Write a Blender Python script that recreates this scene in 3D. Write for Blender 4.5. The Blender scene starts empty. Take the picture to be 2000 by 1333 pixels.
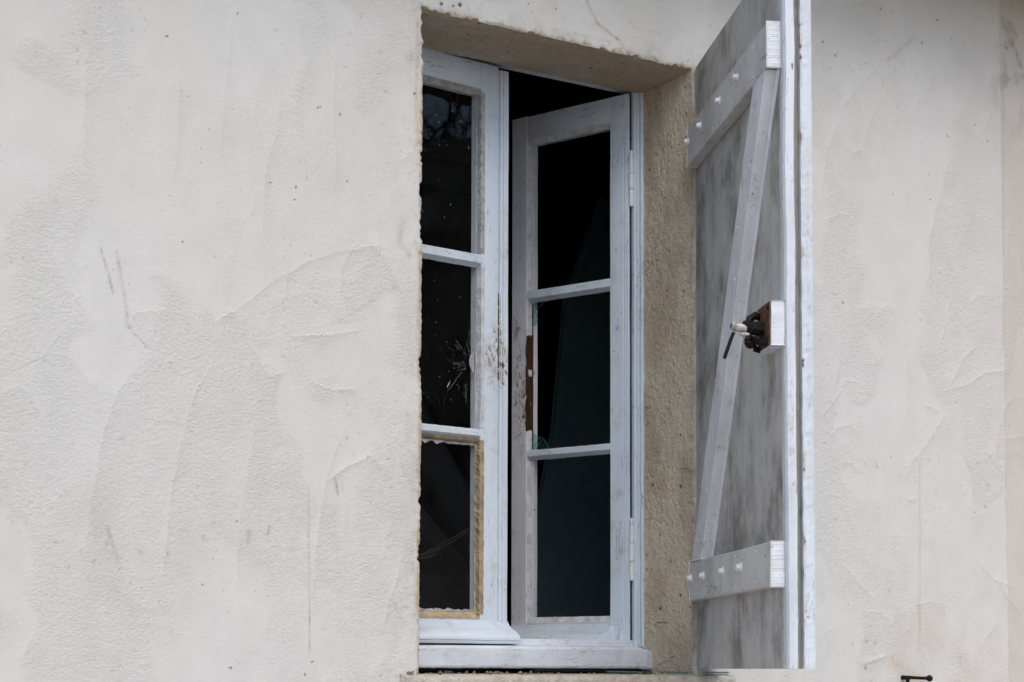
import bpy, bmesh, math, random
import numpy as np
from mathutils import Vector, Matrix, noise as mnoise

# ------------------------------------------------------------------ camera, sky, sun, exposure
scene = bpy.context.scene
C = scene.collection
cam_data = bpy.data.cameras.new('camera')
cam = bpy.data.objects.new('camera', cam_data)
C.objects.link(cam)
scene.camera = cam
r = Vector((0.85622, -0.51660, 0.002846)); u = Vector((-0.033241, -0.049596, 0.998216)); w = Vector((0.515541, 0.854787, 0.059637))
m = Matrix((r, u, -w)).transposed().to_4x4()
m.translation = (-1.68946, -3.16792, 0.01058)
cam.matrix_world = m
cam_data.sensor_fit = 'HORIZONTAL'
cam_data.sensor_width = 36.0
cam_data.lens = 3389.98 / 2000 * 36.0
cam_data.shift_x = 0.0
cam_data.shift_y = (1104.67 - 666.5) / 2000
cam_data.clip_start = 0.05
cam_data.clip_end = 2000
cam_data.dof.use_dof = True
cam_data.dof.focus_distance = 3.75
cam_data.dof.aperture_fstop = 6.3

SUN_EL, SUN_AZ = 51.0, 194.0          # degrees; azimuth measured clockwise from +y (into the house), so the light comes from the street
world = bpy.data.worlds.new('World')
scene.world = world
world.use_nodes = True
wn = world.node_tree
for n in list(wn.nodes): wn.nodes.remove(n)
sky = wn.nodes.new('ShaderNodeTexSky')
sky.sky_type = 'NISHITA'
sky.sun_disc = False
sky.sun_elevation = math.radians(SUN_EL)
sky.sun_rotation = math.radians(SUN_AZ)
sky.air_density = 1.0
sky.dust_density = 2.0
sky.ozone_density = 1.0
bg = wn.nodes.new('ShaderNodeBackground')
bg.inputs['Strength'].default_value = 0.15
out = wn.nodes.new('ShaderNodeOutputWorld')
wn.links.new(sky.outputs[0], bg.inputs['Color'])
wn.links.new(bg.outputs[0], out.inputs['Surface'])

sun_data = bpy.data.lights.new('sun', 'SUN')
sun_data.energy = 0.95
sun_data.angle = math.radians(44)
sun_data.color = (1.0, 0.94, 0.86)
sun = bpy.data.objects.new('sun', sun_data)
C.objects.link(sun)
a, e = math.radians(SUN_AZ), math.radians(SUN_EL)
to_sun = Vector((math.sin(a) * math.cos(e), math.cos(a) * math.cos(e), math.sin(e)))
sun.rotation_euler = to_sun.to_track_quat('Z', 'Y').to_euler()

scene.view_settings.view_transform = 'Standard'
scene.view_settings.look = 'None'
scene.view_settings.gamma = 1.0
scene.view_settings.use_curve_mapping = False
scene.view_settings.exposure = 0.6
scene.render.engine = 'CYCLES'
scene.cycles.max_bounces = 8
scene.cycles.transparent_max_bounces = 12

# ------------------------------------------------------------------ helpers
def link(o, parent=None):
    C.objects.link(o)
    if parent is not None: o.parent = parent
    return o

def tag(o, label=None, cat=None, group=None, kind=None):
    if label: o['label'] = label
    if cat: o['category'] = cat
    if group: o['group'] = group
    if kind: o['kind'] = kind
    return o

def empty(name, loc=(0, 0, 0), parent=None, rz=0.0):
    o = bpy.data.objects.new(name, None)
    o.location = loc
    o.rotation_euler = (0, 0, rz)
    o.empty_display_size = 0.1
    return link(o, parent)

def mesh_obj(name, bm, mat, parent=None, smooth=False):
    bmesh.ops.recalc_face_normals(bm, faces=bm.faces[:])
    me = bpy.data.meshes.new(name)
    bm.to_mesh(me); bm.free()
    if smooth:
        me.shade_smooth()
    me.materials.append(mat)
    return link(bpy.data.objects.new(name, me), parent)

def jitter(bm, amp, scale, seed=0.0):
    for v in bm.verts:
        d = mnoise.noise_vector(Vector(v.co) * scale + Vector((seed, seed * 1.7, -seed)))
        v.co += d * amp

def bevel_sharp(bm, width, seg=2):
    bm.normal_update()
    es = [ed for ed in bm.edges if len(ed.link_faces) == 2 and ed.calc_face_angle(0) > 0.5]
    if es:
        bmesh.ops.bevel(bm, geom=es, offset=width, segments=seg, affect='EDGES', profile=0.6, clamp_overlap=True)

def prism(bm, prof, t0, t1, fn, n=1):
    """extrude the 2-D polygon prof from t0 to t1; fn(a, b, t) -> point"""
    rings = []
    for i in range(n + 1):
        t = t0 + (t1 - t0) * i / n
        rings.append([bm.verts.new(fn(a_, b_, t)) for a_, b_ in prof])
    k = len(prof)
    for i in range(n):
        for j in range(k):
            bm.faces.new((rings[i][j], rings[i][(j + 1) % k], rings[i + 1][(j + 1) % k], rings[i + 1][j]))
    bm.faces.new(rings[0]); bm.faces.new(rings[-1][::-1])
    return bm

def box(bm, x0, x1, y0, y1, z0, z1, n=1, axis='z'):
    if axis == 'z':
        return prism(bm, [(x0, y0), (x1, y0), (x1, y1), (x0, y1)], z0, z1, lambda a_, b_, t: (a_, b_, t), n)
    if axis == 'x':
        return prism(bm, [(y0, z0), (y1, z0), (y1, z1), (y0, z1)], x0, x1, lambda a_, b_, t: (t, a_, b_), n)
    return prism(bm, [(x0, z0), (x1, z0), (x1, z1), (x0, z1)], y0, y1, lambda a_, b_, t: (a_, t, b_), n)

def tube(bm, pts, rad, seg=8, cap=True):
    pts = [Vector(p) for p in pts]
    rad = rad if isinstance(rad, (list, tuple)) else [rad] * len(pts)
    rings = []
    ref = Vector((0.31, 0.2, 0.93))
    for i, p in enumerate(pts):
        d = (pts[min(i + 1, len(pts) - 1)] - pts[max(i - 1, 0)]).normalized()
        if abs(d.dot(ref)) > 0.95: ref = Vector((0.9, 0.3, 0.1))
        s = d.cross(ref).normalized(); q = d.cross(s)
        rings.append([bm.verts.new(p + (s * math.cos(2 * math.pi * k / seg) + q * math.sin(2 * math.pi * k / seg)) * rad[i]) for k in range(seg)])
    for i in range(len(pts) - 1):
        for k in range(seg):
            bm.faces.new((rings[i][k], rings[i][(k + 1) % seg], rings[i + 1][(k + 1) % seg], rings[i + 1][k]))
    if cap:
        bm.faces.new(rings[0][::-1]); bm.faces.new(rings[-1])
    return bm

# ------------------------------------------------------------------ materials
class NT:
    def __init__(s, name):
        s.mat = bpy.data.materials.new(name)
        s.mat.use_nodes = True
        s.t = s.mat.node_tree
        for n in list(s.t.nodes): s.t.nodes.remove(n)
        s.out = s.n('ShaderNodeOutputMaterial')
    def n(s, typ, **kw):
        nd = s.t.nodes.new(typ)
        for k, v in kw.items():
            if k in nd.inputs: s.set(nd.inputs[k], v)
            else: setattr(nd, k, v)
        return nd
    def set(s, inp, v):
        if hasattr(v, 'is_output'): s.t.links.new(v, inp)
        elif isinstance(v, bpy.types.Node): s.t.links.new(v.outputs[0], inp)
        else: inp.default_value = v
    def coord(s): return s.n('ShaderNodeTexCoord').outputs['Object']
    def scaled(s, sc, off=(0, 0, 0)):
        mp = s.n('ShaderNodeMapping'); s.t.links.new(s.coord(), mp.inputs['Vector'])
        mp.inputs['Scale'].default_value = sc; mp.inputs['Location'].default_value = off
        return mp.outputs[0]
    def noise(s, sc, scale=1.0, detail=4.0, rough=0.55, off=(0, 0, 0)):
        nd = s.n('ShaderNodeTexNoise'); s.t.links.new(s.scaled(sc if isinstance(sc, tuple) else (sc, sc, sc), off), nd.inputs['Vector'])
        nd.inputs['Scale'].default_value = scale; nd.inputs['Detail'].default_value = detail; nd.inputs['Roughness'].default_value = rough
        return nd.outputs[0]
    def ramp(s, v, lo, hi, a0=0.0, a1=1.0):
        nd = s.n('ShaderNodeMapRange'); nd.clamp = True
        nd.interpolation_type = 'SMOOTHSTEP'
        s.set(nd.inputs['Value'], v)
        nd.inputs['From Min'].default_value = lo; nd.inputs['From Max'].default_value = hi
        nd.inputs['To Min'].default_value = a0; nd.inputs['To Max'].default_value = a1
        return nd.outputs[0]
    def math(s, op, a_, b_=0.0):
        nd = s.n('ShaderNodeMath'); nd.operation = op
        s.set(nd.inputs[0], a_); s.set(nd.inputs[1], b_)
        return nd.outputs[0]
    def mix(s, f, a_, b_):
        nd = s.n('ShaderNodeMix'); nd.data_type = 'RGBA'
        s.set(nd.inputs[0], f)
        for i, v in ((6, a_), (7, b_)):
            s.set(nd.inputs[i], v if not isinstance(v, tuple) else (v + (1,))[:4])
        return nd.outputs[2]
    def blob(s, c, rr):
        """1 at c, falling to 0 at radius rr (an ellipsoid)"""
        mp = s.n('ShaderNodeVectorMath'); mp.operation = 'SUBTRACT'; s.t.links.new(s.coord(), mp.inputs[0]); mp.inputs[1].default_value = c
        dv = s.n('ShaderNodeVectorMath'); dv.operation = 'DIVIDE'; s.t.links.new(mp.outputs[0], dv.inputs[0]); dv.inputs[1].default_value = rr
        ln = s.n('ShaderNodeVectorMath'); ln.operation = 'LENGTH'; s.t.links.new(dv.outputs[0], ln.inputs[0])
        return s.ramp(ln.outputs['Value'], 1.0, 0.25)
    def finish(s, color, rough=0.6, bump=None, strength=0.3, dist=0.001, spec=0.3, metal=0.0):
        p = s.n('ShaderNodeBsdfPrincipled')
        s.set(p.inputs['Base Color'], color if not isinstance(color, tuple) else (color + (1,))[:4])
        s.set(p.inputs['Roughness'], rough)
        p.inputs['Specular IOR Level'].default_value = spec
        p.inputs['Metallic'].default_value = metal
        if bump is not None:
            b = s.n('ShaderNodeBump'); b.inputs['Strength'].default_value = strength; b.inputs['Distance'].default_value = dist
            s.set(b.inputs['Height'], bump); s.t.links.new(b.outputs[0], p.inputs['Normal'])
        s.t.links.new(p.outputs[0], s.out.inputs['Surface'])
        return s.mat

def paint(name, base, dirt=(0.22, 0.19, 0.15), grain=(40, 40, 3), stains=(), grime=0.35, speck=True, wood=(0.075, 0.052, 0.035), rough=0.55, off=0.0, bumpd=0.0012, blotch=0.0, cracks=0.75):
    """old brushed oil paint on wood: uneven tone, grime, fly specks, brush marks; stains are scuffed places (centre, radii, strength)"""
    k = NT(name)
    o3 = (off, off * 1.3, off * 0.7)
    big = k.noise(tuple(g * 0.35 for g in grain), 1.0, 5, 0.6, o3)
    fine = k.noise(tuple(g * 4 for g in grain), 1.0, 4, 0.6, o3)
    mott = k.noise(22.0, 1.0, 6, 0.65, o3)
    col = k.mix(k.ramp(big, 0.30, 0.75), base, tuple(c * 0.86 for c in base))
    col = k.mix(k.math('MULTIPLY', k.ramp(mott, 0.52, 0.80), grime), col, dirt)
    col = k.mix(k.math('MULTIPLY', k.ramp(fine, 0.60, 0.85), grime * 0.6), col, dirt)
    if blotch:
        b1 = k.noise((7.0, 7.0, 5.0), 1.0, 6, 0.66, (off, 2, 5)); b2 = k.noise((24.0, 24.0, 1.6), 1.0, 4, 0.6, (off, 7, 1))
        col = k.mix(k.math('MULTIPLY', k.ramp(b1, 0.42, 0.70), blotch), col, dirt)
        col = k.mix(k.math('MULTIPLY', k.ramp(b2, 0.50, 0.78), blotch * 0.4), col, dirt)
        col = k.mix(k.math('MULTIPLY', k.ramp(b2, 0.46, 0.24), blotch * 0.25), col, tuple(min(0.8, c * 1.25) for c in base))
    for c, rr, stg in stains:
        b = k.blob(c, rr)
        sn = k.noise((130.0, 130.0, 60.0), 1.0, 8, 0.72, (c[0] * 7, c[2] * 3, off))
        thr = k.math('MULTIPLY', k.ramp(k.math('ADD', sn, k.math('MULTIPLY', b, 0.20)), 0.70, 0.80), k.ramp(b, 0.0, 0.5))
        col = k.mix(k.math('MULTIPLY', thr, stg), col, wood)
        wash = k.math('MULTIPLY', k.math('MULTIPLY', b, k.ramp(k.noise(30.0, 1.0, 5, 0.6, (c[0] * 3, 0, off)), 0.42, 0.66)), 0.60 * stg)
        col = k.mix(wash, col, (0.34, 0.27, 0.18))
    if cracks:      # hairline cracks along the brush and grain direction
        rn = k.noise(tuple(g * 1.6 for g in grain), 1.0, 3, 0.5, (off + 4, off, 3))
        cl = k.ramp(k.math('ABSOLUTE', k.math('SUBTRACT', rn, 0.5)), 0.010, 0.002)
        cg = k.ramp(k.noise(11.0, 1.0, 3, 0.6, (off, 9, 4)), 0.48, 0.62)
        col = k.mix(k.math('MULTIPLY', k.math('MULTIPLY', cl, cg), cracks), col, (0.09, 0.075, 0.06))
        ch = k.ramp(k.noise((60.0, 60.0, 60.0), 1.0, 3, 0.6, (off, 1, 8)), 0.70, 0.74)
        col = k.mix(k.math('MULTIPLY', ch, cracks), col, (0.20, 0.17, 0.13))
    if speck:
        vo = k.n('ShaderNodeTexVoronoi'); k.t.links.new(k.scaled((42, 42, 42), o3), vo.inputs['Vector'])
        sp = k.ramp(vo.outputs['Distance'], 0.10, 0.06)
        gate = k.ramp(k.noise(14.0, 1.0, 2, 0.5, (off + 3, 1, 2)), 0.55, 0.62)
        col = k.mix(k.math('MULTIPLY', k.math('MULTIPLY', sp, gate), 0.85), col, (0.03, 0.024, 0.02))
    bump = k.math('ADD', k.math('MULTIPLY', fine, 0.5), k.math('MULTIPLY', mott, 0.8))
    return k.finish(col, rough, bump, 0.5, bumpd, 0.3)

BLUEWHITE = (0.605, 0.685, 0.77)
M = {}
M['paint'] = paint('frame_paint', BLUEWHITE, grain=(60, 60, 5), off=1.0, grime=0.36, blotch=0.10)
M['paint_h'] = paint('rail_paint', BLUEWHITE, grain=(5, 60, 60), off=2.0, grime=0.40, blotch=0.10)
M['stile_left'] = paint('scuffed_stile_paint', BLUEWHITE, grain=(60, 60, 5), off=3.0, grime=0.30, blotch=0.08,
                        stains=(((0.290, 0.0, 0.72), (0.060, 0.05, 0.13), 0.9), ((0.304, 0.0, 0.78), (0.005, 0.05, 0.11), 1.0), ((0.312, 0.0, 0.69), (0.018, 0.05, 0.05), 1.0), ((0.270, 0.0, 0.70), (0.022, 0.05, 0.035), 0.8)))
M['stile_right'] = paint('scuffed_dark_stile_paint', (0.72, 0.74, 0.80), grain=(60, 60, 5), off=4.0, grime=0.35,
                         stains=(((0.325, 0.0, 0.70), (0.040, 0.05, 0.22), 0.85), ((0.312, 0.0, 0.66), (0.014, 0.05, 0.10), 1.0), ((0.335, 0.0, 0.86), (0.02, 0.05, 0.06), 0.7)))
M['sill'] = paint('sill_paint', (0.66, 0.71, 0.785), grain=(4, 60, 70), off=5.0, grime=0.5,
                  blotch=0.18)
M['shutter_face'] = paint('weathered_shutter_paint', (0.50, 0.49, 0.475), dirt=(0.115, 0.10, 0.082), grain=(26, 26, 2.5), off=6.0, grime=0.30, rough=0.7, blotch=0.8, cracks=0.35)
M['batten'] = paint('weathered_batten_paint', (0.58, 0.575, 0.565), dirt=(0.19, 0.17, 0.145), grain=(4, 40, 30), off=7.0, grime=0.3, rough=0.7, blotch=0.4)
M['brace'] = paint('brace_paint', (0.70, 0.715, 0.745), dirt=(0.22, 0.20, 0.17), grain=(40, 40, 4), off=8.0, grime=0.3, rough=0.7, blotch=0.2)
M['shutter_edge'] = paint('shutter_edge_paint', (0.61, 0.655, 0.70), dirt=(0.27, 0.25, 0.23), grain=(60, 60, 6), off=9.0, grime=0.35, blotch=0.16,
                          stains=(((0.717, 0.0315, 1.235), (0.012, 0.0085, 0.018), 1.0), ((0.717, 0.0315, 1.190), (0.012, 0.0085, 0.075), 1.0), ((0.717, 0.0315, 1.120), (0.012, 0.0085, 0.018), 1.0), ((0.717, 0.0315, 1.020), (0.012, 0.0085, 0.030), 1.0), ((0.717, 0.0315, 0.800), (0.012, 0.0085, 0.022), 1.0), ((0.717, 0.0315, 0.585), (0.012, 0.0085, 0.030), 1.0), ((0.717, 0.0315, 0.400), (0.012, 0.0085, 0.045), 1.0), ((0.717, 0.0315, 0.250), (0.012, 0.0085, 0.030), 1.0), ((0.717, 0.0315, 0.120), (0.012, 0.0085, 0.045), 1.0), ((0.716, 0.016, 1.155), (0.012, 0.006, 0.018), 1.0), ((0.716, 0.020, 0.90), (0.012, 0.003, 0.25), 0.7), ((0.716, 0.010, 0.45), (0.012, 0.012, 0.3), 0.25), ((0.716, 0.045, 0.7), (0.012, 0.014, 0.8), 0.2), ))
M['end_grain'] = paint('end_grain_paint', (0.66, 0.69, 0.73), grain=(20, 20, 160), off=10.0, grime=0.3, speck=False, bumpd=0.004, blotch=0.12)
M['white_iron'] = paint('painted_iron', (0.74, 0.76, 0.79), grain=(40, 40, 40), off=11.0, grime=0.2, speck=False)
M['groove'] = paint('groove_paint', (0.30, 0.28, 0.25), dirt=(0.10, 0.085, 0.07), grain=(60, 60, 5), off=12.0, grime=0.8, speck=False)

def simple(name, c0, c1, scale, rough=0.8, bump=0.0, detail=6, spec=0.3, metal=0.0):
    k = NT(name)
    nz = k.noise(scale if isinstance(scale, tuple) else (scale,) * 3, 1.0, detail, 0.65)
    col = k.mix(k.ramp(nz, 0.3, 0.72), c0, c1)
    return k.finish(col, rough, nz if bump else None, 0.7, bump, spec, metal)
M['putty'] = simple('grey_putty', (0.45, 0.44, 0.43), (0.25, 0.24, 0.23), 40, 0.85, 0.002)
M['putty_white'] = simple('white_putty', (0.62, 0.635, 0.67), (0.37, 0.385, 0.40), 45, 0.85, 0.002)
M['putty_ochre'] = simple('ochre_putty', (0.44, 0.36, 0.235), (0.20, 0.16, 0.11), 32, 0.85, 0.002)
M['bare_wood'] = simple('bare_brown_wood', (0.085, 0.038, 0.019), (0.028, 0.014, 0.009), (120, 120, 12), 0.75, 0.001)
M['rusty_wood'] = simple('rust_stained_wood', (0.17, 0.085, 0.036), (0.012, 0.008, 0.006), 38, 0.75, 0.001)
M['iron'] = simple('black_iron', (0.003, 0.003, 0.0033), (0.011, 0.007, 0.005), 110, 0.55, 0.0006, spec=0.15)
M['worn_iron'] = simple('worn_painted_iron', (0.55, 0.54, 0.52), (0.16, 0.12, 0.09), 80, 0.5, 0.0006, spec=0.5)
M['crack'] = simple('glass_dust', (0.45, 0.47, 0.5), (0.15, 0.16, 0.17), 160, 0.5)
M['web'] = simple('cobweb_silk', (0.16, 0.155, 0.15), (0.05, 0.05, 0.05), 90, 0.6)
M['ledge'] = None
M['room'] = simple('room_shade_plaster', (0.030, 0.024, 0.020), (0.016, 0.013, 0.011), 4, 0.95)  # near-black: the unlit room's darkness is put into the wall colour
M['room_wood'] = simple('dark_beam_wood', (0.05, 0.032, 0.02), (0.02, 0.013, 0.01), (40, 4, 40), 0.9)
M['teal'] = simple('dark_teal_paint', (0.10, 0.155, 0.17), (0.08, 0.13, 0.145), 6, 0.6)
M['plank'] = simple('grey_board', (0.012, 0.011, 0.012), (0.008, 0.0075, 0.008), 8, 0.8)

def glass(name, tint=(1, 1, 1), dust=0.02, spots=False):
    k = NT(name)
    tr = k.n('ShaderNodeBsdfTransparent', Color=tint + (1,))
    gl = k.n('ShaderNodeBsdfGlossy', Roughness=0.012)
    b = k.n('ShaderNodeBump'); b.inputs['Strength'].default_value = 0.10; b.inputs['Distance'].default_value = 0.002
    k.set(b.inputs['Height'], k.noise(9.0, 1.0, 1, 0.3)); k.t.links.new(b.outputs[0], gl.inputs['Normal'])
    fr = k.n('ShaderNodeFresnel', IOR=1.5)
    gm = k.n('ShaderNodeNewGeometry')
    one = k.math('MULTIPLY', k.math('MULTIPLY', fr, 0.7), k.math('SUBTRACT', 1.0, gm.outputs['Backfacing']))   # both faces of the thin pane mirror, counted once
    mx = k.n('ShaderNodeMixShader'); k.set(mx.inputs[0], one); k.t.links.new(tr.outputs[0], mx.inputs[1]); k.t.links.new(gl.outputs[0], mx.inputs[2])
    df = k.n('ShaderNodeBsdfDiffuse', Color=(0.6, 0.62, 0.65, 1))
    nz = k.noise(25.0, 1.0, 6, 0.7)
    f = k.math('MULTIPLY', k.ramp(nz, 0.45, 0.85), dust)
    if spots:
        vo = k.n('ShaderNodeTexVoronoi'); k.t.links.new(k.scaled((38, 38, 38), (2, 1, 5)), vo.inputs['Vector'])
        f = k.math('MAXIMUM', f, k.math('MULTIPLY', k.math('MULTIPLY', k.ramp(vo.outputs['Distance'], 0.075, 0.04), k.ramp(k.noise(9.0, 1.0, 2, 0.5), 0.5, 0.6)), 0.8))
    mx2 = k.n('ShaderNodeMixShader'); k.set(mx2.inputs[0], f); k.t.links.new(mx.outputs[0], mx2.inputs[1]); k.t.links.new(df.outputs[0], mx2.inputs[2])
    k.t.links.new(mx2.outputs[0], k.out.inputs['Surface'])
    return k.mat
M['glass'] = glass('old_window_glass', dust=0.004)
M['glass_spots'] = glass('spattered_window_glass', dust=0.004, spots=True)
M['shard'] = glass('teal_glass_edge', (0.80, 0.93, 0.91), 0.05)
M['shard_green'] = simple('green_glass_edge', (0.06, 0.15, 0.145), (0.03, 0.09, 0.085), 60, 0.2, spec=0.6)

# ------------------------------------------------------------------ the plastered house wall
W, H, D = 0.7056, 1.400, 0.196       # opening: width, height, depth of the reveal

def h2(ix, iz, seed):
    h = (ix.astype(np.int64) * 374761393 + iz.astype(np.int64) * 668265263 + seed * 974634721) & 0xFFFFFFFF
    h = ((h ^ (h >> 13)) * 1274126177) & 0xFFFFFFFF
    h = ((h ^ (h >> 16)) * 2246822519) & 0xFFFFFFFF
    return ((h ^ (h >> 15)) & 0xFFFFFF) / float(0xFFFFFF)

def vnoise(x, z, seed=0):
    """gradient noise, about -0.7..0.7"""
    x0 = np.floor(x); z0 = np.floor(z); fx = x - x0; fz = z - z0
    ux = fx * fx * fx * (fx * (fx * 6 - 15) + 10); uz = fz * fz * fz * (fz * (fz * 6 - 15) + 10)
    def g(i, k):
        an = h2(x0 + i, z0 + k, seed) * 6.2831853
        return np.cos(an) * (fx - i) + np.sin(an) * (fz - k)
    a0 = g(0, 0) + (g(1, 0) - g(0, 0)) * ux
    a1 = g(0, 1) + (g(1, 1) - g(0, 1)) * ux
    return (a0 + (a1 - a0) * uz) * 1.5

def fbm(x, z, octv=4, seed=0, gain=0.5):
    s = 0; am = 1.0
    for i in range(octv):
        s = s + am * vnoise(x * 2 ** i, z * 2 ** i, seed + i * 17); am *= gain
    return s

def sstep(v, lo, hi):
    t = np.clip((v - lo) / (hi - lo), 0, 1)
    return t * t * (3 - 2 * t)

def edge_noise(s, seed, amp=0.0022):
    """ragged line: one-dimensional noise along an arris, with bigger chips here and there"""
    n = vnoise(s * 9, s * 0 + 0.37, seed) * 0.8 + vnoise(s * 60, s * 0 + 0.71, seed + 5) * 0.35 + vnoise(s * 150, s * 0 + 0.19, seed + 9) * 0.6
    chip = sstep(vnoise(s * 15, s * 0 + 0.5, seed + 21), 0.25, 0.40)
    return amp * (n - 0.2) + chip * 0.0065 * (0.6 + 0.8 * vnoise(s * 90, s * 0 + 0.3, seed + 31))

def seg_field(X, Z, pts, reach):
    """distance to a polyline, signed side, and position 0..1 along it, for the points within reach; returns index, d, side, t"""
    P = np.array(pts, float)
    bx = (X > P[:, 0].min() - reach) & (X < P[:, 0].max() + reach) & (Z > P[:, 1].min() - reach) & (Z < P[:, 1].max() + reach)
    idx = np.nonzero(bx)[0]
    if len(idx) == 0: return idx, None, None, None
    x = X[idx]; z = Z[idx]
    L = np.hypot(*(P[1:] - P[:-1]).T); L = np.maximum(L, 1e-4); cum = np.concatenate([[0], np.cumsum(L)])
    best = np.full(len(idx), 1e9); side = np.zeros(len(idx)); tt = np.zeros(len(idx))
    for i in range(len(P) - 1):
        dx, dz = (P[i + 1] - P[i]) / L[i]
        px = x - P[i, 0]; pz = z - P[i, 1]
        t = np.clip(px * dx + pz * dz, 0, L[i])
        d = np.hypot(px - t * dx, pz - t * dz)
        b = d < best
        best[b] = d[b]; side[b] = np.sign(px * dz - pz * dx)[b]; tt[b] = ((cum[i] + t) / cum[-1])[b]
    return idx, best, side, tt

ST = [
 ([(-0.446,0.685),(-0.393,0.731),(-0.328,0.785),(-0.262,0.829),(-0.183,0.86),(-0.102,0.884),(-0.042,0.868)], 1.0, 25),
 ([(-0.605,0.595),(-0.648,0.536),(-0.674,0.465),(-0.689,0.385),(-0.712,0.199)], 0.7, 30),
 ([(-0.446,0.632),(-0.491,0.556),(-0.519,0.472),(-0.54,0.356),(-0.559,0.157)], 0.7, 30),
 ([(-0.369,0.511),(-0.385,0.409),(-0.401,0.282),(-0.408,0.165)], 0.6, 25),
 ([(-0.166,0.515),(-0.197,0.45),(-0.221,0.374),(-0.238,0.226),(-0.246,0.114)], 0.9, 20),
 ([(-0.215,0.386),(-0.177,0.417),(-0.118,0.446),(-0.075,0.412),(-0.056,0.395)], 1.5, 15),
 ([(-0.042,0.245),(-0.067,0.163),(-0.089,0.082)], 1.0, 20),
 ([(-0.459,0.686),(-0.436,0.702),(-0.419,0.713)], 1.3, 10),
 ([(-0.394,0.66),(-0.363,0.618),(-0.339,0.592),(-0.303,0.601)], 0.8, 15),
 ([(-0.254,0.588),(-0.204,0.576),(-0.141,0.578)], 0.9, 15),
 ([(-0.298,0.675),(-0.205,0.687),(-0.136,0.703)], 0.9, 15),
 ([(-0.58,0.611),(-0.631,0.655),(-0.621,0.686),(-0.55,0.699)], 0.5, 25),
 ([(-0.869,0.508),(-0.841,0.524),(-0.818,0.517),(-0.793,0.476)], 0.7, 20),
 ([(-0.825,0.635),(-0.795,0.581),(-0.758,0.642)], 0.5, 20),
 ([(-0.428,1.332),(-0.437,1.217),(-0.449,1.06),(-0.457,0.988)], 0.6, 25),
 ([(-0.205,1.314),(-0.209,1.164),(-0.202,1.059),(-0.204,0.931)], 0.6, 20),
 ([(-0.322,1.196),(-0.332,1.09),(-0.353,1.004),(-0.36,0.858)], 0.7, 25),
 ([(-0.537,1.157),(-0.54,1.045),(-0.544,0.944)], 0.5, 25),
 ([(-0.125,0.889),(-0.09,0.862),(-0.053,0.802)], 1.0, 15),
 ([(-0.324,0.853),(-0.307,0.813),(-0.311,0.74)], 0.5, 25),
 ([(-0.72,1.213),(-0.722,1.074),(-0.725,0.947)], 0.4, 25),
 ([(1.153,1.381),(1.203,1.435),(1.253,1.488),(1.311,1.527)], 1.2, 14),
 ([(1.23,1.294),(1.246,1.353),(1.276,1.415),(1.37,1.516)], 0.8, 25),
 ([(1.368,1.374),(1.404,1.431),(1.456,1.496),(1.518,1.575)], 0.9, 25),
 ([(1.515,1.398),(1.543,1.423),(1.578,1.435)], 0.9, 18),
 ([(1.632,1.392),(1.667,1.449),(1.697,1.495)], 0.8, 25),
 ([(1.447,0.952),(1.453,1.106),(1.476,1.173),(1.532,1.342)], 0.8, 28),
 ([(1.104,1.101),(1.153,1.128),(1.183,1.125)], 0.9, 20),
 ([(1.088,1.111),(1.098,1.188),(1.114,1.267),(1.156,1.375)], 0.7, 25),
 ([(1.587,0.948),(1.623,0.978),(1.676,0.978)], 1.0, 18),
 ([(1.188,1.278),(1.222,1.294),(1.23,1.298)], 1.0, 10),
 ([(1.356,1.136),(1.374,1.19),(1.365,1.267)], 0.5, 25),
 ([(1.502,0.715),(1.53,0.755),(1.567,0.812),(1.624,0.852)], 1.3, 22),
 ([(1.493,0.717),(1.576,0.739),(1.641,0.778),(1.708,0.788),(1.748,0.805)], 1.2, 20),
 ([(1.346,0.476),(1.382,0.53),(1.436,0.58),(1.501,0.664)], 1.2, 25),
 ([(1.108,0.57),(1.142,0.598),(1.183,0.608),(1.218,0.578)], 1.0, 22),
 ([(1.084,0.619),(1.125,0.654),(1.168,0.716),(1.201,0.715),(1.236,0.703)], 1.0, 22),
 ([(1.656,0.5),(1.686,0.625),(1.716,0.696),(1.746,0.719),(1.78,0.733)], 1.0, 25),
 ([(1.15,0.515),(1.191,0.518),(1.207,0.486)], 0.8, 18),
 ([(1.203,0.028),(1.244,0.034),(1.291,0.047)], 2.2, 8),
 ([(1.609,0.062),(1.628,0.096),(1.677,0.138)], 0.8, 25),
 ([(1.079,0.146),(1.095,0.096),(1.11,0.034)], 0.7, 20),
 ([(1.662,0.259),(1.708,0.208),(1.772,0.156)], 1.0, 18),
 ([(1.59,0.309),(1.662,0.246),(1.755,0.222)], 0.8, 18),
 ([(1.427,0.677),(1.457,0.67),(1.476,0.661)], 1.0, 15),
 ([(1.158,0.83),(1.149,0.767),(1.135,0.703)], 0.6, 30),
 ([(1.363,0.435),(1.384,0.437),(1.391,0.427)], 1.0, 10),
 ([(1.641,0.575),(1.659,0.563),(1.669,0.603)], 0.8, 15),
 ([(1.224,0.152),(1.274,0.153),(1.316,0.125)], 0.8, 18),
 ([(1.152,0.268),(1.209,0.22),(1.258,0.184)], 0.6, 20),
 ([(1.53,0.988),(1.511,0.906),(1.473,0.798)], 0.6, 25),
 ([(0.418,1.482),(0.459,1.444),(0.543,1.413)], 0.6, 20),
 ([(0.065,1.4),(0.191,1.408),(0.35,1.399),(0.529,1.404),(0.695,1.405)], 0.6, 12),
]
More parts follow.
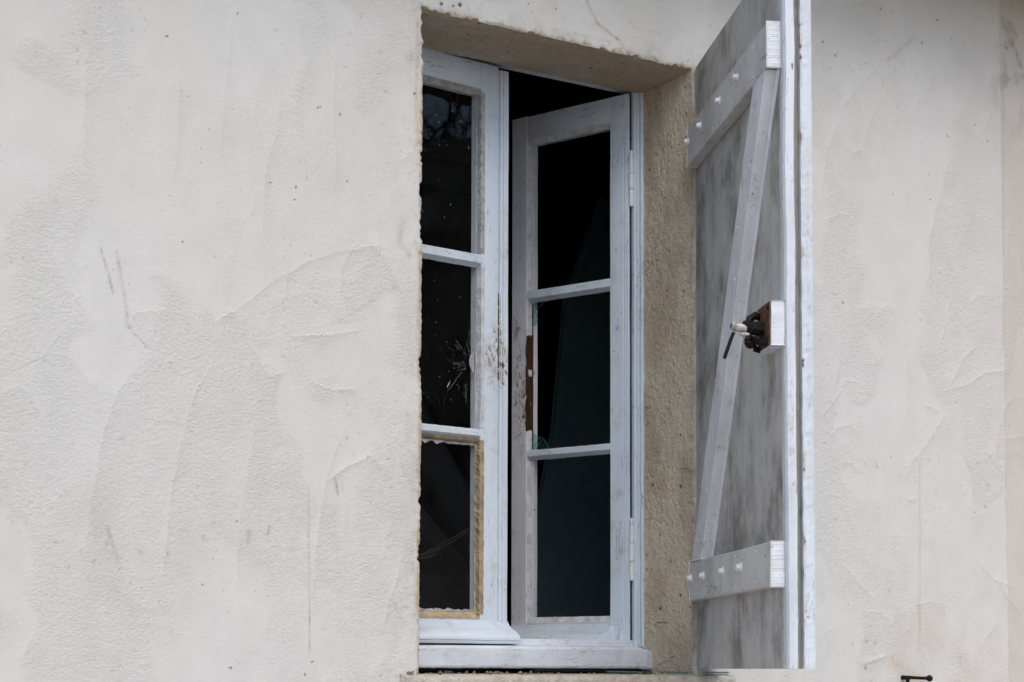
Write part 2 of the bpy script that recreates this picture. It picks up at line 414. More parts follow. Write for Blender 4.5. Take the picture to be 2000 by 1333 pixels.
STAIN = [
 ([(-0.686,0.801),(-0.672,0.758),(-0.66,0.716)], 4, 'g', 0.5),
 ([(-0.655,0.798),(-0.644,0.742),(-0.636,0.694),(-0.631,0.655)], 6, 'g', 0.38),
 ([(-0.195,0.393),(-0.189,0.362)], 5, 'b', 0.75),
 ([(-0.181,0.389),(-0.178,0.368)], 3, 'o', 0.4),
 ([(-0.664,0.274),(-0.658,0.255)], 6, 'b', 0.45),
 ([(-0.654,0.245),(-0.64,0.207)], 7, 'b', 0.35),
 ([(-0.38,0.277),(-0.382,0.256)], 8, 'b', 0.5),
 ([(-0.337,0.289),(-0.34,0.274)], 5, 'b', 0.45),
 ([(-0.361,0.31),(-0.353,0.31)], 4, 'b', 0.4),
 ([(-0.474,0.263),(-0.472,0.259)], 8, 'b', 0.3),
 ([(-0.601,0.23),(-0.597,0.228)], 9, 'b', 0.3),
 ([(-0.254,0.372),(-0.251,0.221),(-0.248,0.027)], 2.5, 'g', 0.45),
 ([(0.411,1.504),(0.42,1.483),(0.438,1.457),(0.473,1.441),(0.501,1.428),(0.522,1.403)], 7, 'o', 0.6),
 ([(0.411,1.504),(0.438,1.457),(0.501,1.428)], 3, 'b', 0.5),
 ([(0.377,1.422),(0.418,1.418),(0.466,1.422),(0.48,1.422)], 6, 'o', 0.35),
 ([(0.59,1.446),(0.593,1.428)], 5, 'o', 0.5),
 ([(0.529,1.481),(0.543,1.466),(0.615,1.468)], 5, 'o', 0.3),
 ([(1.408,0.527),(1.407,0.277),(1.401,0.061)], 7, 'b', 0.22),
 ([(1.399,0.175),(1.405,0.111)], 9, 'o', 0.3),
 ([(1.647,0.485),(1.65,0.483)], 9, 'b', 0.6),
 ([(1.223,0.082),(1.227,0.079)], 7, 'b', 0.55),
 ([(1.253,0.079),(1.255,0.077)], 7, 'b', 0.5),
 ([(1.181,0.076),(1.182,0.074)], 5, 'b', 0.4),
 ([(1.269,0.512),(1.269,0.507)], 5, 'b', 0.5),
 ([(1.304,0.207),(1.305,0.202)], 5, 'b', 0.5),
 ([(1.304,0.252),(1.306,0.251)], 4, 'b', 0.4),
 ([(1.221,0.017),(1.223,0.015)], 5, 'k', 0.6),
 ([(1.544,0.049),(1.544,0.017)], 3, 'g', 0.5),
 ([(1.115,0.661),(1.127,0.65)], 4, 'b', 0.3),
 ([(1.704,0.954),(1.712,0.901),(1.707,0.833)], 9, 'o', 0.3),
 ([(1.731,1.638),(1.718,1.091)], 4, 'b', 0.35),
 ([(1.765,1.665),(1.784,1.634),(1.795,1.609)], 14, 'g', 0.6),
 ([(1.737,1.653),(1.75,1.647)], 8, 'k', 0.45),
 ([(1.31,1.532),(1.398,1.604)], 12, 'b', 0.25),
 ([(-0.015,1.373),(-0.014,1.285),(-0.017,1.208),(-0.01,1.111)], 9, 'o', 0.55),
 ([(-0.005,0.807),(-0.008,0.71),(-0.002,0.614)], 9, 'o', 0.5),
 ([(-0.001,0.549),(-0.003,0.442),(-0.005,0.335)], 6, 'o', 0.35),
 ([(-0.027,1.299),(-0.029,1.291)], 16, 'g', 0.3),
 ([(-0.043,0.943),(-0.054,0.898),(-0.03,0.869)], 14, 'g', 0.25),
 ([(-0.065,0.8),(-0.056,0.795)], 10, 'o', 0.35),
 ([(-0.548,0.505),(-0.52,0.478),(-0.598,0.482)], 4, 'g', 0.18),
 ([(-0.639,0.445),(-0.641,0.44)], 8, 'g', 0.25),
 ([(-0.06,0.143),(-0.036,0.102)], 10, 'o', 0.2),
 ([(-0.622,0.14),(-0.612,0.112)], 16, 'o', 0.15),
 ([(1.315,0.029),(1.391,-0.003)], 30, 'o', 0.35),
]
DOTS =  [(-0.5627, 1.2324, 0.0022), (-0.2383, 1.148, 0.0014), (-0.4167, 1.3063, 0.0011), (-0.2429, 1.1461, 0.0016), (-0.3438, 0.9771, 0.0011), (-0.2884, 0.976, 0.0014), (-0.1925, 1.141, 0.0011), (-0.175, 1.0055, 0.0011), (-0.0204, 1.215, 0.0027), (0.042, 1.4197, 0.0038), (0.0707, 1.4211, 0.0027), (0.0869, 1.4267, 0.0043), (0.3307, 1.4672, 0.0019), (0.259, 1.4641, 0.0011), (0.6937, 1.4184, 0.0016), (0.6613, 1.3871, 0.0011), (-0.2903, 0.9496, 0.0011), (-0.5246, 0.8325, 0.0011), (-0.4067, 0.2974, 0.0014), (-0.4755, 0.1715, 0.0014), (-0.2423, 0.0239, 0.0019), (-0.2587, -0.0015, 0.0016), (-0.4156, 0.0112, 0.0022), (1.4874, 1.6722, 0.0022), (1.4328, 1.6029, 0.0022), (1.5373, 1.6337, 0.0016), (1.5149, 1.3767, 0.0016), (1.5221, 1.3739, 0.0016), (1.1621, 0.904, 0.0022), (1.6636, 1.3862, 0.0016), (1.1033, 1.5421, 0.0022), (1.1425, 1.5137, 0.0022), (1.2941, 1.6625, 0.0022), (1.6178, 1.4206, 0.0011), (1.3308, 1.1971, 0.0014), (1.4567, 1.2022, 0.0014), (1.6128, 0.54, 0.0016), (1.0609, 0.0518, 0.0016), (1.6382, 0.4295, 0.0019), (1.6014, 0.4145, 0.0016), (1.098, 0.5567, 0.0011)]


STAIN_COL = {'g': (0.20, 0.19, 0.18), 'b': (0.27, 0.20, 0.13), 'o': (0.46, 0.33, 0.19), 'k': (0.03, 0.027, 0.025)}

def plaster_height(X, Z):
    """relief of the trowelled plaster in metres (positive = towards the street)"""
    h = np.zeros_like(X)
    warp = 0.05 * fbm(X * 4, Z * 4, 3, 3)
    h += 0.0030 * fbm(X * 2.2, Z * 1.6, 3, 1)
    h += 0.0008 * fbm(X * 9 + warp * 9, Z * 5, 3, 2)
    rough = sstep(fbm(X * 3.3 + 7 + warp * 4, Z * 1.5 + warp * 6, 4, 40), -0.18, 0.28)
    # trowel fans: long curved sweeps
    ang = 0.35 + 0.25 * fbm(X * 1.3, Z * 1.1, 2, 8)
    q = X * np.cos(ang) + Z * np.sin(ang) * 0.35
    h += 0.00045 * vnoise(q * 26, Z * 2.2, 11)
    rnd = random.Random(5)
    strokes = list(ST)
    for i in range(34):
        cx = rnd.uniform(-1.0, 1.9); cz = rnd.uniform(-0.05, 1.75)
        ln = rnd.uniform(0.05, 0.24); lean = rnd.uniform(-0.15, 0.6) if rnd.random() < 0.8 else rnd.uniform(0.8, 1.7)
        cv = rnd.uniform(-0.5, 0.9)
        pts = []
        for kx in range(5):
            s = (kx / 4 - 0.5) * ln
            an = lean + cv * (kx / 4 - 0.3)
            pts.append((cx + s * math.sin(an), cz + s * math.cos(an)))
        strokes.append((pts, rnd.uniform(0.25, 0.6), rnd.uniform(14, 34)))
    for pts, amp, Lmm in strokes:
        dx_, dz_ = pts[-1][0] - pts[0][0], pts[-1][1] - pts[0][1]
        if dz_ * -0.55 - dx_ * 0.83 < 0: pts = pts[::-1]      # the smooth lap lies to the upper left of its edge, as the trowel left it
        Ld = Lmm / 1000
        idx, d, sd, t = seg_field(X, Z, pts, Ld * 6)
        if len(idx) == 0: continue
        wob = 0.0009 * vnoise(X[idx] * 70, Z[idx] * 70, 77) + 0.0025 * vnoise(X[idx] * 18, Z[idx] * 18, 78)
        s = d * np.where(sd == 0, 1, sd) + wob
        taper = np.clip(np.minimum(t, 1 - t) * 5, 0, 1) ** 0.7
        end = 1.0
        f = np.where(s > 0, np.exp(-s / (Ld * 1.5)), np.exp(s / 0.0085)) + 0.22 * np.exp(-(s / 0.0032) ** 2)
        h[idx] += amp * 0.00125 * taper * f * end
        # the trowelled side is smoother, the other rougher
        rough[idx] = np.clip(rough[idx] + np.where(s > 0, -0.6, 0.40) * taper * np.exp(-d / (Ld * 1.5)), 0, 1)
    grain = fbm(X * 75 + 2 * vnoise(X * 20, Z * 20, 3), Z * 95 + 2 * vnoise(X * 24, Z * 24, 4), 2, 60)
    h += 0.00021 * grain * (0.22 + 0.78 * rough)
    # small pits
    pit = sstep(vnoise(X * 85, Z * 85, 90), 0.62, 0.72) * sstep(fbm(X * 5, Z * 5, 2, 91), 0.05, 0.5)
    h -= 0.0009 * pit
    return h, rough, pit

def plaster_colour(X, Z, rough, pit):
    n = len(X)
    col = np.empty((n, 3))
    base = np.array((0.552, 0.538, 0.506)); warm = np.array((0.552, 0.523, 0.470)); cool = np.array((0.552, 0.544, 0.520))
    f = sstep(fbm(X * 1.7 + 3, Z * 1.2, 4, 120), -0.35, 0.45)[:, None]
    col[:] = cool * (1 - f) + base * f
    f2 = (sstep(fbm(X * 4.2, Z * 1.6, 4, 130), 0.10, 0.6) * 0.35)[:, None]
    col = col * (1 - f2) + warm * f2
    # the right-hand end and the top of the wall are warmer and slightly darker
    fr = (sstep(X, 1.0, 1.9) * 0.45 + sstep(Z, 1.25, 1.8) * 0.4)[:, None]
    col = col * (1 - fr) + np.array((0.555, 0.51, 0.46)) * fr
    mott = fbm(X * 16, Z * 11, 4, 140)[:, None]
    col *= 1 + 0.028 * mott
    col *= (1 - 0.03 * rough)[:, None]
    def lay(k, c, idx=None):
        nonlocal col
        k = np.clip(k, 0, 1)[:, None]
        if idx is None: col = col * (1 - k) + np.array(c) * k
        else: col[idx] = col[idx] * (1 - k) + np.array(c) * k
    for pts, wd, ck, stg in STAIN:
        wd = wd * 0.9 / 1000 * 0.75
        pts = pts if len(pts) > 1 else [pts[0], pts[0]]
        idx, d, sd, t = seg_field(X, Z, pts, wd * 3.5 + 0.01)
        if len(idx) == 0: continue
        nz = fbm(X[idx] * 130, Z[idx] * 90, 3, 150)
        dd = d * (1 + 0.55 * nz) + wd * 0.9 * np.abs(vnoise(X[idx] * 60, Z[idx] * 18, 151))
        stg = min(0.95, stg * 1.35)
        k = stg * np.exp(-(dd / wd) ** 2) * np.clip(0.75 + 0.7 * nz, 0.1, 1.2)
        lay(k, STAIN_COL[ck], idx)
    for x, z, rr in DOTS:
        rr = max(rr, 0.0017)
        idx = np.nonzero((abs(X - x) < rr * 3) & (abs(Z - z) < rr * 3))[0]
        if len(idx) == 0: continue
        dd = np.hypot(X[idx] - x, (Z[idx] - z) * 0.85) / rr
        lay(0.95 * sstep(-dd, -1.35, -0.6), (0.035, 0.03, 0.028), idx)
    lay(pit * 0.35, (0.30, 0.26, 0.22))
    # fly specks and tiny flecks
    sp = sstep(vnoise(X * 140, Z * 120, 160), 0.78, 0.84) * sstep(fbm(X * 3, Z * 3, 2, 161), 0.0, 0.5)
    lay(sp * 0.6, (0.2, 0.17, 0.14))
    # soot and mildew blooms by the far right end
    bl = sstep(fbm(X * 14, Z * 10, 4, 170), 0.05, 0.6) * np.exp(-(((X - 1.76) / 0.07) ** 2 + ((Z - 1.62) / 0.16) ** 2))
    lay(bl * 0.6, (0.16, 0.145, 0.13))
    fl = sstep(fbm(X * 8, Z * 6, 4, 180), -0.1, 0.7)
    lay(fl * 0.22 * np.exp(-(((X + 0.62) / 0.16) ** 2 + ((Z - 0.23) / 0.10) ** 2)), (0.30, 0.24, 0.16))
    lay(fl * 0.22 * np.exp(-(((X - 1.60) / 0.30) ** 2 + ((Z - 0.10) / 0.2) ** 2)), (0.42, 0.34, 0.25))
    # worn arris round the opening: bare render shows through the paint
    dl = np.maximum(np.maximum(-X, X - W), np.maximum(-Z, Z - H))
    wn_ = fbm(X * 45, Z * 16, 4, 190)
    worn = sstep(-dl + 0.006 * wn_ + 0.0035, -0.004, 0.003)
    side = sstep(-dl + 0.012 * wn_ + 0.002, -0.012, 0.004)
    lay(side * 0.42 * ((X < W / 2)), (0.50, 0.42, 0.29))
    lay(side * 0.55 * (X > W / 2), (0.44, 0.36, 0.26))
    lay(worn * 0.55, (0.34, 0.26, 0.17))
    gd = sstep(fbm(X * 22, Z * 20, 4, 195), 0.12, 0.55) * np.exp(-np.maximum(dl, 0) / 0.05)
    lay(gd * 0.28, (0.33, 0.31, 0.29))
    dk = sstep(vnoise(X * 90, Z * 70, 197), 0.35, 0.5) * np.exp(-np.maximum(dl, 0) / 0.012)
    lay(dk * 0.5, (0.10, 0.08, 0.06))
    return np.clip(col, 0.01, 0.9)

def soft_mesh(name, co, quads, cols, mat, parent, rgh=None):
    me = bpy.data.meshes.new(name)
    me.vertices.add(len(co)); me.vertices.foreach_set('co', np.ascontiguousarray(co, dtype=np.float32).ravel())
    nq = len(quads)
    me.loops.add(nq * 4); me.polygons.add(nq)
    me.loops.foreach_set('vertex_index', np.ascontiguousarray(quads, dtype=np.int32).ravel())
    me.polygons.foreach_set('loop_start', np.arange(0, nq * 4, 4, dtype=np.int32))
    me.polygons.foreach_set('loop_total', np.full(nq, 4, dtype=np.int32))
    me.update(calc_edges=True); me.validate()
    at = me.color_attributes.new('tone', 'FLOAT_COLOR', 'POINT')
    at.data.foreach_set('color', np.concatenate([cols, (np.ones(len(cols)) if rgh is None else rgh)[:, None]], 1).astype(np.float32).ravel())
    me.shade_smooth()
    me.materials.append(mat)
    return link(bpy.data.objects.new(name, me), parent)

def plaster_mat(name, gs, bump_d, var=0.10):
    k = NT(name)
    at = k.n('ShaderNodeAttribute'); at.attribute_name = 'tone'
    nz = k.noise((gs, gs, gs), 1.0, 5, 0.7)
    n2 = k.noise((gs * 0.28,) * 3, 1.0, 4, 0.6, (3, 1, 2))
    f = k.math('ADD', k.math('MULTIPLY', k.ramp(nz, 0.25, 0.75), var), 1.0 - var / 2)
    cm = k.n('ShaderNodeVectorMath'); cm.operation = 'SCALE'; k.t.links.new(at.outputs['Color'], cm.inputs[0]); k.set(cm.inputs['Scale'], f)
    n3 = k.noise((gs * 0.55, gs * 0.55, gs * 0.85), 1.0, 3, 0.6, (7, 1, 4))
    hb = k.math('MULTIPLY', k.math('ADD', k.math('ADD', k.math('MULTIPLY', nz, 0.5), k.math('MULTIPLY', n2, 0.8)), n3), at.outputs['Alpha'])
    return k.finish(cm.outputs[0], 0.92, hb, 0.8, bump_d, 0.15)
M['plaster'] = plaster_mat('limewashed_plaster', 240.0, 0.0026, 0.06)
M['render'] = plaster_mat('sandy_bare_render', 250.0, 0.0068, 0.34)

house = tag(empty('house_wall', (0, 0, 0)), 'cream roughly plastered house wall with trowel marks around the window opening', 'wall', kind='thing')

def line(a0, a1, st):
    n_ = max(1, int(round((a1 - a0) / st)))
    return np.linspace(a0, a1, n_ + 1)[:-1]
ST_ = 0.003
xs = np.concatenate([line(-4, -2, 0.25), line(-2, -1.0, 0.02), line(-1.0, 0, ST_), line(0, W, ST_), line(W, 1.9, ST_), line(1.9, 3.2, 0.02), line(3.2, 5.0, 0.2), [5.0]])
zs = np.concatenate([line(-1.6, -0.6, 0.1), line(-0.6, -0.12, 0.012), line(-0.12, 0, ST_), line(0, H, ST_), line(H, 1.86, ST_), line(1.86, 2.1, 0.02), [2.1]])
i0, i1 = int(np.argmin(abs(xs - 0))), int(np.argmin(abs(xs - W)))
k0, k1 = int(np.argmin(abs(zs - 0))), int(np.argmin(abs(zs - H)))
nx, nz_ = len(xs), len(zs)
XX, ZZ = np.meshgrid(xs, zs, indexing='ij')
X, Z = XX.ravel().copy(), ZZ.ravel().copy()
hgt, rough, pit = plaster_height(X, Z)
tone = plaster_colour(X, Z, rough, pit)
# strip beyond the far right joint stands 5 mm back and is browner
rj = sstep(X + 0.0015 * vnoise(X * 0, Z * 30, 210), 1.7135, 1.7165)
hgt -= 0.0035 * rj
tone = tone * (1 - 0.30 * rj[:, None]) + np.array((0.40, 0.33, 0.26)) * 0.30 * rj[:, None]
# ragged, rounded arris
inX = np.clip(X, 0, W); inZ = np.clip(Z, 0, H)
ddx, ddz = X - inX, Z - inZ
dist = np.hypot(ddx, ddz)
def arris(x, z):
    """outward shift of the opening's edge at a point on its border (x to the outside on the sides, z on top)"""
    e_l = edge_noise(z, 300); e_r = edge_noise(z, 310); e_t = edge_noise(x, 320) * 0.8
    return e_l, e_r, e_t
e_l, e_r, e_t = arris(inX, inZ)
fall = np.exp(-dist / 0.010)
wl = np.exp(-np.abs(X - 0) / 0.010) * (Z < H + 0.02) * (Z > -0.02); wr = np.exp(-np.abs(X - W) / 0.010) * (Z < H + 0.02) * (Z > -0.02); wt = np.exp(-np.abs(Z - H) / 0.010) * (X > -0.02) * (X < W + 0.02)
nearm = dist < 0.08
PX = X + np.where(nearm, (-e_l * wl + e_r * wr) * fall, 0)
PZ = Z + np.where(nearm, e_t * wt * fall, 0)
PY = -hgt + np.where(nearm, (0.0032 + 0.0022 * fbm(X * 40, Z * 40, 3, 330)) * np.exp(-dist / 0.0045), 0)
vid = np.arange(nx * nz_).reshape(nx, nz_)
q = np.stack([vid[:-1, :-1], vid[1:, :-1], vid[1:, 1:], vid[:-1, 1:]], -1)
keep = np.ones((nx - 1, nz_ - 1), bool); keep[i0:i1, k0:k1] = False
soft_mesh('plaster_face', np.stack([PX, PY, PZ], 1), q[keep], tone, M['plaster'], house, 0.28 + 0.72 * rough)

def reveal(name, ids, inward, D1, kind, seed):
    """a plaster strip from the wall's arris (vertex ids in order) back to the window frame; inward = vector into the opening"""
    e = np.stack([PX[ids], PY[ids], PZ[ids]], 1)
    s = Z[ids] if kind == 'side' else X[ids]
    nv = 64
    v = np.linspace(0, 1, nv)
    S, V = np.meshgrid(s, v, indexing='ij')
    y0 = e[:, 1][:, None]
    Yc = y0 + (D1 - y0) * V
    dep = Yc - y0
    a_, b_ = S.ravel() , dep.ravel()
    hh = 0.0016 * fbm(a_ * 9, b_ * 9, 3, seed) + 0.0011 * fbm(a_ * 40 + vnoise(a_ * 9, b_ * 9, 1), b_ * 55, 3, seed + 5) * (0.35 + 0.65 * sstep(fbm(a_ * 5, b_ * 8, 3, seed + 9), -0.3, 0.3))
    if kind == 'side':   # vertical float marks and pock-marks
        hh *= 1.1
        hh += 0.0005 * fbm(a_ * 14, b_ * 120, 3, seed + 11)
        hh -= 0.0016 * sstep(vnoise(a_ * 120, b_ * 170, seed + 19), 0.15, 0.5) * sstep(fbm(a_ * 5, b_ * 12, 3, seed + 20), -0.15, 0.25)
        hh += 0.0010 * fbm(a_ * 110, b_ * 130, 2, seed + 17) * sstep(fbm(a_ * 4, b_ * 9, 3, seed + 18), -0.4, 0.3)
        hh -= 0.0018 * sstep(vnoise(a_ * 70, b_ * 110, seed + 12), 0.50, 0.68)
        hh += 0.0011 * fbm(a_ * 60, b_ * 170, 2, seed + 15) * sstep(fbm(a_ * 6, b_ * 20, 2, seed + 16), -0.2, 0.3)
        hh -= 0.0015 * sstep(-np.abs(fbm(a_ * 7, b_ * 14, 3, seed + 13)), -0.012, 0.0)
    else:
        hh -= 0.0012 * sstep(vnoise(a_ * 60, b_ * 80, seed + 12), 0.45, 0.6)
        hh += 0.0006 * fbm(a_ * 70, b_ * 90, 2, seed + 17)
    fadein = 1 - np.exp(-b_ / 0.006)
    off = (hh * fadein).reshape(S.shape)
    ew = np.exp(-dep / 0.012)
    base = e.copy()
    tgt = base.copy()
    if kind == 'side': tgt[:, 0] = 0.0 if inward[0] > 0 else W
    else: tgt[:, 2] = H
    P = tgt[:, None, :] * (1 - ew[..., None]) + base[:, None, :] * ew[..., None]
    P[..., 1] = Yc
    P = P + np.array(inward)[None, None, :] * off[..., None]
    A, B = a_, b_
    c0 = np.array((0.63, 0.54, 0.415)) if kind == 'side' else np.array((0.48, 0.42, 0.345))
    c1 = np.array((0.47, 0.375, 0.265))
    f = sstep(fbm(A * 4, B * 9, 4, seed + 20), -0.3, 0.5)[:, None]
    col = c0 * (1 - f * 0.7) + c1 * f * 0.7
    f = sstep(fbm(A * 18, B * 26, 4, seed + 22), 0.0, 0.7)[:, None]
    col = col * (1 - 0.35 * f) + np.array((0.56, 0.51, 0.44)) * 0.35 * f
    pk = sstep(vnoise(A * 70, B * 110, seed + 12), 0.50, 0.68)[:, None] * 0.30
    col = col * (1 - pk) + np.array((0.09, 0.065, 0.045)) * pk
    dots = sstep(vnoise(A * 75, B * 75, seed + 30), 0.70, 0.80)[:, None] * 0.9
    col = col * (1 - dots) + np.array((0.03, 0.025, 0.02)) * dots
    edge = (np.exp(-B / 0.006) * 0.6)[:, None]
    col = col * (1 - edge) + np.array((0.46, 0.37, 0.25)) * edge
    if kind == 'side':
        ptc = (sstep(0.10 + 0.05 * fbm(B * 14, A * 3, 3, 71) - A, -0.01, 0.01) * 0.5)[:, None]
        col = col * (1 - ptc) + np.array((0.47, 0.41, 0.33)) * ptc
        for az, sl in ((0.118, 0.02), (0.055, -0.25), (0.47, 0.1), (1.02, -0.3)):
            ln_ = np.abs(A - (az + sl * B + 0.008 * fbm(B * 30, A * 0 + az, 3, 72)))
            ck = (sstep(-ln_, -0.0022, -0.0006) * sstep(fbm(B * 12, A * 0 + az * 7, 2, 73), -0.1, 0.2) * 0.75)[:, None]
            col = col * (1 - ck) + np.array((0.10, 0.07, 0.045)) * ck
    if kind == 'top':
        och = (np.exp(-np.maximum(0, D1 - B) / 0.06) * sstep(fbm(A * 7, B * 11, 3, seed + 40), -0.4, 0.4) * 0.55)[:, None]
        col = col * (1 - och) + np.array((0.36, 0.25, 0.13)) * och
    ns = len(ids)
    vv = np.arange(ns * nv).reshape(ns, nv)
    qq = np.stack([vv[:-1, :-1], vv[1:, :-1], vv[1:, 1:], vv[:-1, 1:]], -1).reshape(-1, 4)
    return soft_mesh(name, P.reshape(-1, 3), qq, np.clip(col, 0.01, 0.9), M['render'], house)

reveal('window_reveal', vid[i1, k0:k1 + 1], (-1, 0, 0), 0.2055, 'side', 400)
reveal('window_reveal', vid[i0, k0:k1 + 1], (1, 0, 0), 0.2055, 'side', 450)
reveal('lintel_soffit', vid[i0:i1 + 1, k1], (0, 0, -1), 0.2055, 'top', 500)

# masonry ledge under the window, a little proud of the wall
lx = np.concatenate([[-0.047], np.linspace(-0.046, 0.806, 300), [0.8065]])
prof = [(0.21, 0.001), (0.16, 0.000), (0.10, -0.0005), (0.04, -0.001), (0.0, -0.0012), (-0.012, -0.0016), (-0.020, -0.004), (-0.0235, -0.009), (-0.0240, -0.016), (-0.0235, -0.024), (-0.024, -0.034), (-0.0235, -0.045), (-0.024, -0.06), (-0.023, -0.075), (0.02, -0.08)]
pr_ = np.array(prof)
A, Bi = np.meshgrid(lx, np.arange(len(prof)), indexing='ij')
ly = pr_[:, 0][None, :] + 0 * A; lz = pr_[:, 1][None, :] + 0 * A
nn = fbm(A.ravel() * 30, (Bi * 0.35).ravel() + ly.ravel() * 30, 4, 600).reshape(A.shape)
big = fbm(A.ravel() * 5, (Bi * 0.1).ravel(), 3, 620).reshape(A.shape)
front = (Bi >= 5) & (Bi <= 13)
ly2 = ly - np.where(front, 0.0035 * nn + 0.004 * big, 0)
lz2 = lz + np.where((Bi >= 1) & (Bi <= 7), 0.0016 * nn, 0) 
lc = np.empty(A.shape + (3,)); lc[:] = (0.50, 0.468, 0.405)
ff = sstep(nn, -0.3, 0.5)[..., None]
lc = lc * (1 - 0.45 * ff) + np.array((0.30, 0.24, 0.17)) * 0.45 * ff
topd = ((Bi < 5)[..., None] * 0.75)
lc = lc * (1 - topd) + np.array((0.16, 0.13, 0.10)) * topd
endc = np.exp(-(A + 0.047) / 0.04)[..., None] * 0.5
lc = lc * (1 - endc) + np.array((0.56, 0.53, 0.49)) * endc
vv = np.arange(A.size).reshape(A.shape)
qq = np.stack([vv[:-1, :-1], vv[1:, :-1], vv[1:, 1:], vv[:-1, 1:]], -1).reshape(-1, 4)
capL = [[vv[0, j], vv[0, j + 1], vv[0, len(prof) - 1 - j - 1], vv[0, len(prof) - 1 - j]] for j in range(len(prof) // 2)]
capR = [[vv[-1, j], vv[-1, j + 1], vv[-1, len(prof) - 1 - j - 1], vv[-1, len(prof) - 1 - j]] for j in range(len(prof) // 2)]
qq = np.concatenate([qq, np.array([c for c in capL + capR if len(set(c)) == 4])])
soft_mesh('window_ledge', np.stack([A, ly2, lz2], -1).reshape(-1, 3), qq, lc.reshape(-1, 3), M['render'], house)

# eave: boarded soffit of the roof overhang above (just out of the picture, it shades the top of the wall)
eave_mat = simple('dark_eave_boards', (0.10, 0.075, 0.055), (0.06, 0.045, 0.035), (4, 30, 30), 0.85)
EAVE_Z, EAVE_Y = 1.83, -0.29
bm = bmesh.new(); box(bm, -4.0, 5.0, EAVE_Y, 0.6, EAVE_Z, EAVE_Z + 0.05); box(bm, -4.0, 5.0, EAVE_Y - 0.03, EAVE_Y - 0.002, EAVE_Z - 0.02, EAVE_Z + 0.12)
mesh_obj('eave', bm, eave_mat, house)

# ------------------------------------------------------------------ the dark room behind the window
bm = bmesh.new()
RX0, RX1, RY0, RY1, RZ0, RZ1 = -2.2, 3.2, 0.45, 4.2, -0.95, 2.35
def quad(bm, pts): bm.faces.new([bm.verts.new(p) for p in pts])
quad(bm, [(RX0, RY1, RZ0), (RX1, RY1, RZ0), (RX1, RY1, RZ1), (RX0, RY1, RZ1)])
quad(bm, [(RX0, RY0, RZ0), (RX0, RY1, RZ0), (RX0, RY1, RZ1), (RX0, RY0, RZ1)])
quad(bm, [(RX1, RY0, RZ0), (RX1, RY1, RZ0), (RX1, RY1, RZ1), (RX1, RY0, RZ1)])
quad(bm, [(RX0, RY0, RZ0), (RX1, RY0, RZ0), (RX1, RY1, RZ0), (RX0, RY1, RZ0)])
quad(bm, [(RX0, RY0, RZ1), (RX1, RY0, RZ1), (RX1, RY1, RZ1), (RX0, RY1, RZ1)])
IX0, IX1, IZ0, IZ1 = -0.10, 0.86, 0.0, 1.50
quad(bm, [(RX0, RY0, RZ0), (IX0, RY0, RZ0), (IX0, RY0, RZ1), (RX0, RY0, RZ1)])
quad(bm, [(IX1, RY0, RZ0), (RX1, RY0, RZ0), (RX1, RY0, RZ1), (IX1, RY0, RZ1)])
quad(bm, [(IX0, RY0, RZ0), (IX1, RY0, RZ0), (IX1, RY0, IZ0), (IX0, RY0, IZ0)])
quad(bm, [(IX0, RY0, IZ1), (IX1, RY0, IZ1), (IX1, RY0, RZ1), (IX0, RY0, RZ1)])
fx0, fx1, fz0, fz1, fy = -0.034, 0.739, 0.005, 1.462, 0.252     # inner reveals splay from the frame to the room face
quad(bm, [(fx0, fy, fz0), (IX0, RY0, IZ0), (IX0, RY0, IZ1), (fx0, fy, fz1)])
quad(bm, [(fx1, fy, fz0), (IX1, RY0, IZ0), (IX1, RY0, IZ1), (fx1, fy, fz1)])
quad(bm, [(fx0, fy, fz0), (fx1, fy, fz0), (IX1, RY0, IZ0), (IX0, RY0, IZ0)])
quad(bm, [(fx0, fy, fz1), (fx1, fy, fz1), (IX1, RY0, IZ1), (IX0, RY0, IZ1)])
room = tag(mesh_obj('room_interior', bm, M['room']), 'dark unlit room seen through the open window', kind='structure')
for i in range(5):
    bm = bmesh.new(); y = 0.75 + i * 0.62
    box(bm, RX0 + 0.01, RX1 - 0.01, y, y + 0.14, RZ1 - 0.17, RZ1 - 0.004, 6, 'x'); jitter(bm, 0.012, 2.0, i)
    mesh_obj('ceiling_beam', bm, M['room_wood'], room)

# teal board leaning inside the room, seen through the right-hand sash
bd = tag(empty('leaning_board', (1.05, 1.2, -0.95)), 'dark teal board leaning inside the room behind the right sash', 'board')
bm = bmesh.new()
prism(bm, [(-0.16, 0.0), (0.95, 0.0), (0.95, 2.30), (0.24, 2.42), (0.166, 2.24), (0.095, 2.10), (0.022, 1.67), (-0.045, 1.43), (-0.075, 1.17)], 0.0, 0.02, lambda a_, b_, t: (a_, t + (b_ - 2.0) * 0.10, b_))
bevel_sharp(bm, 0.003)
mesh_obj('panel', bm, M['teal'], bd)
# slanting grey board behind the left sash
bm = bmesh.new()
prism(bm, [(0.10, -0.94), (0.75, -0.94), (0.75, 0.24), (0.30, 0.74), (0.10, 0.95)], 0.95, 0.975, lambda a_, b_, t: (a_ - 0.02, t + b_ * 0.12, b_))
tag(mesh_obj('slanting_board', bm, M['plank']), 'dark grey board with a slanting top edge behind the bottom left pane', 'board')

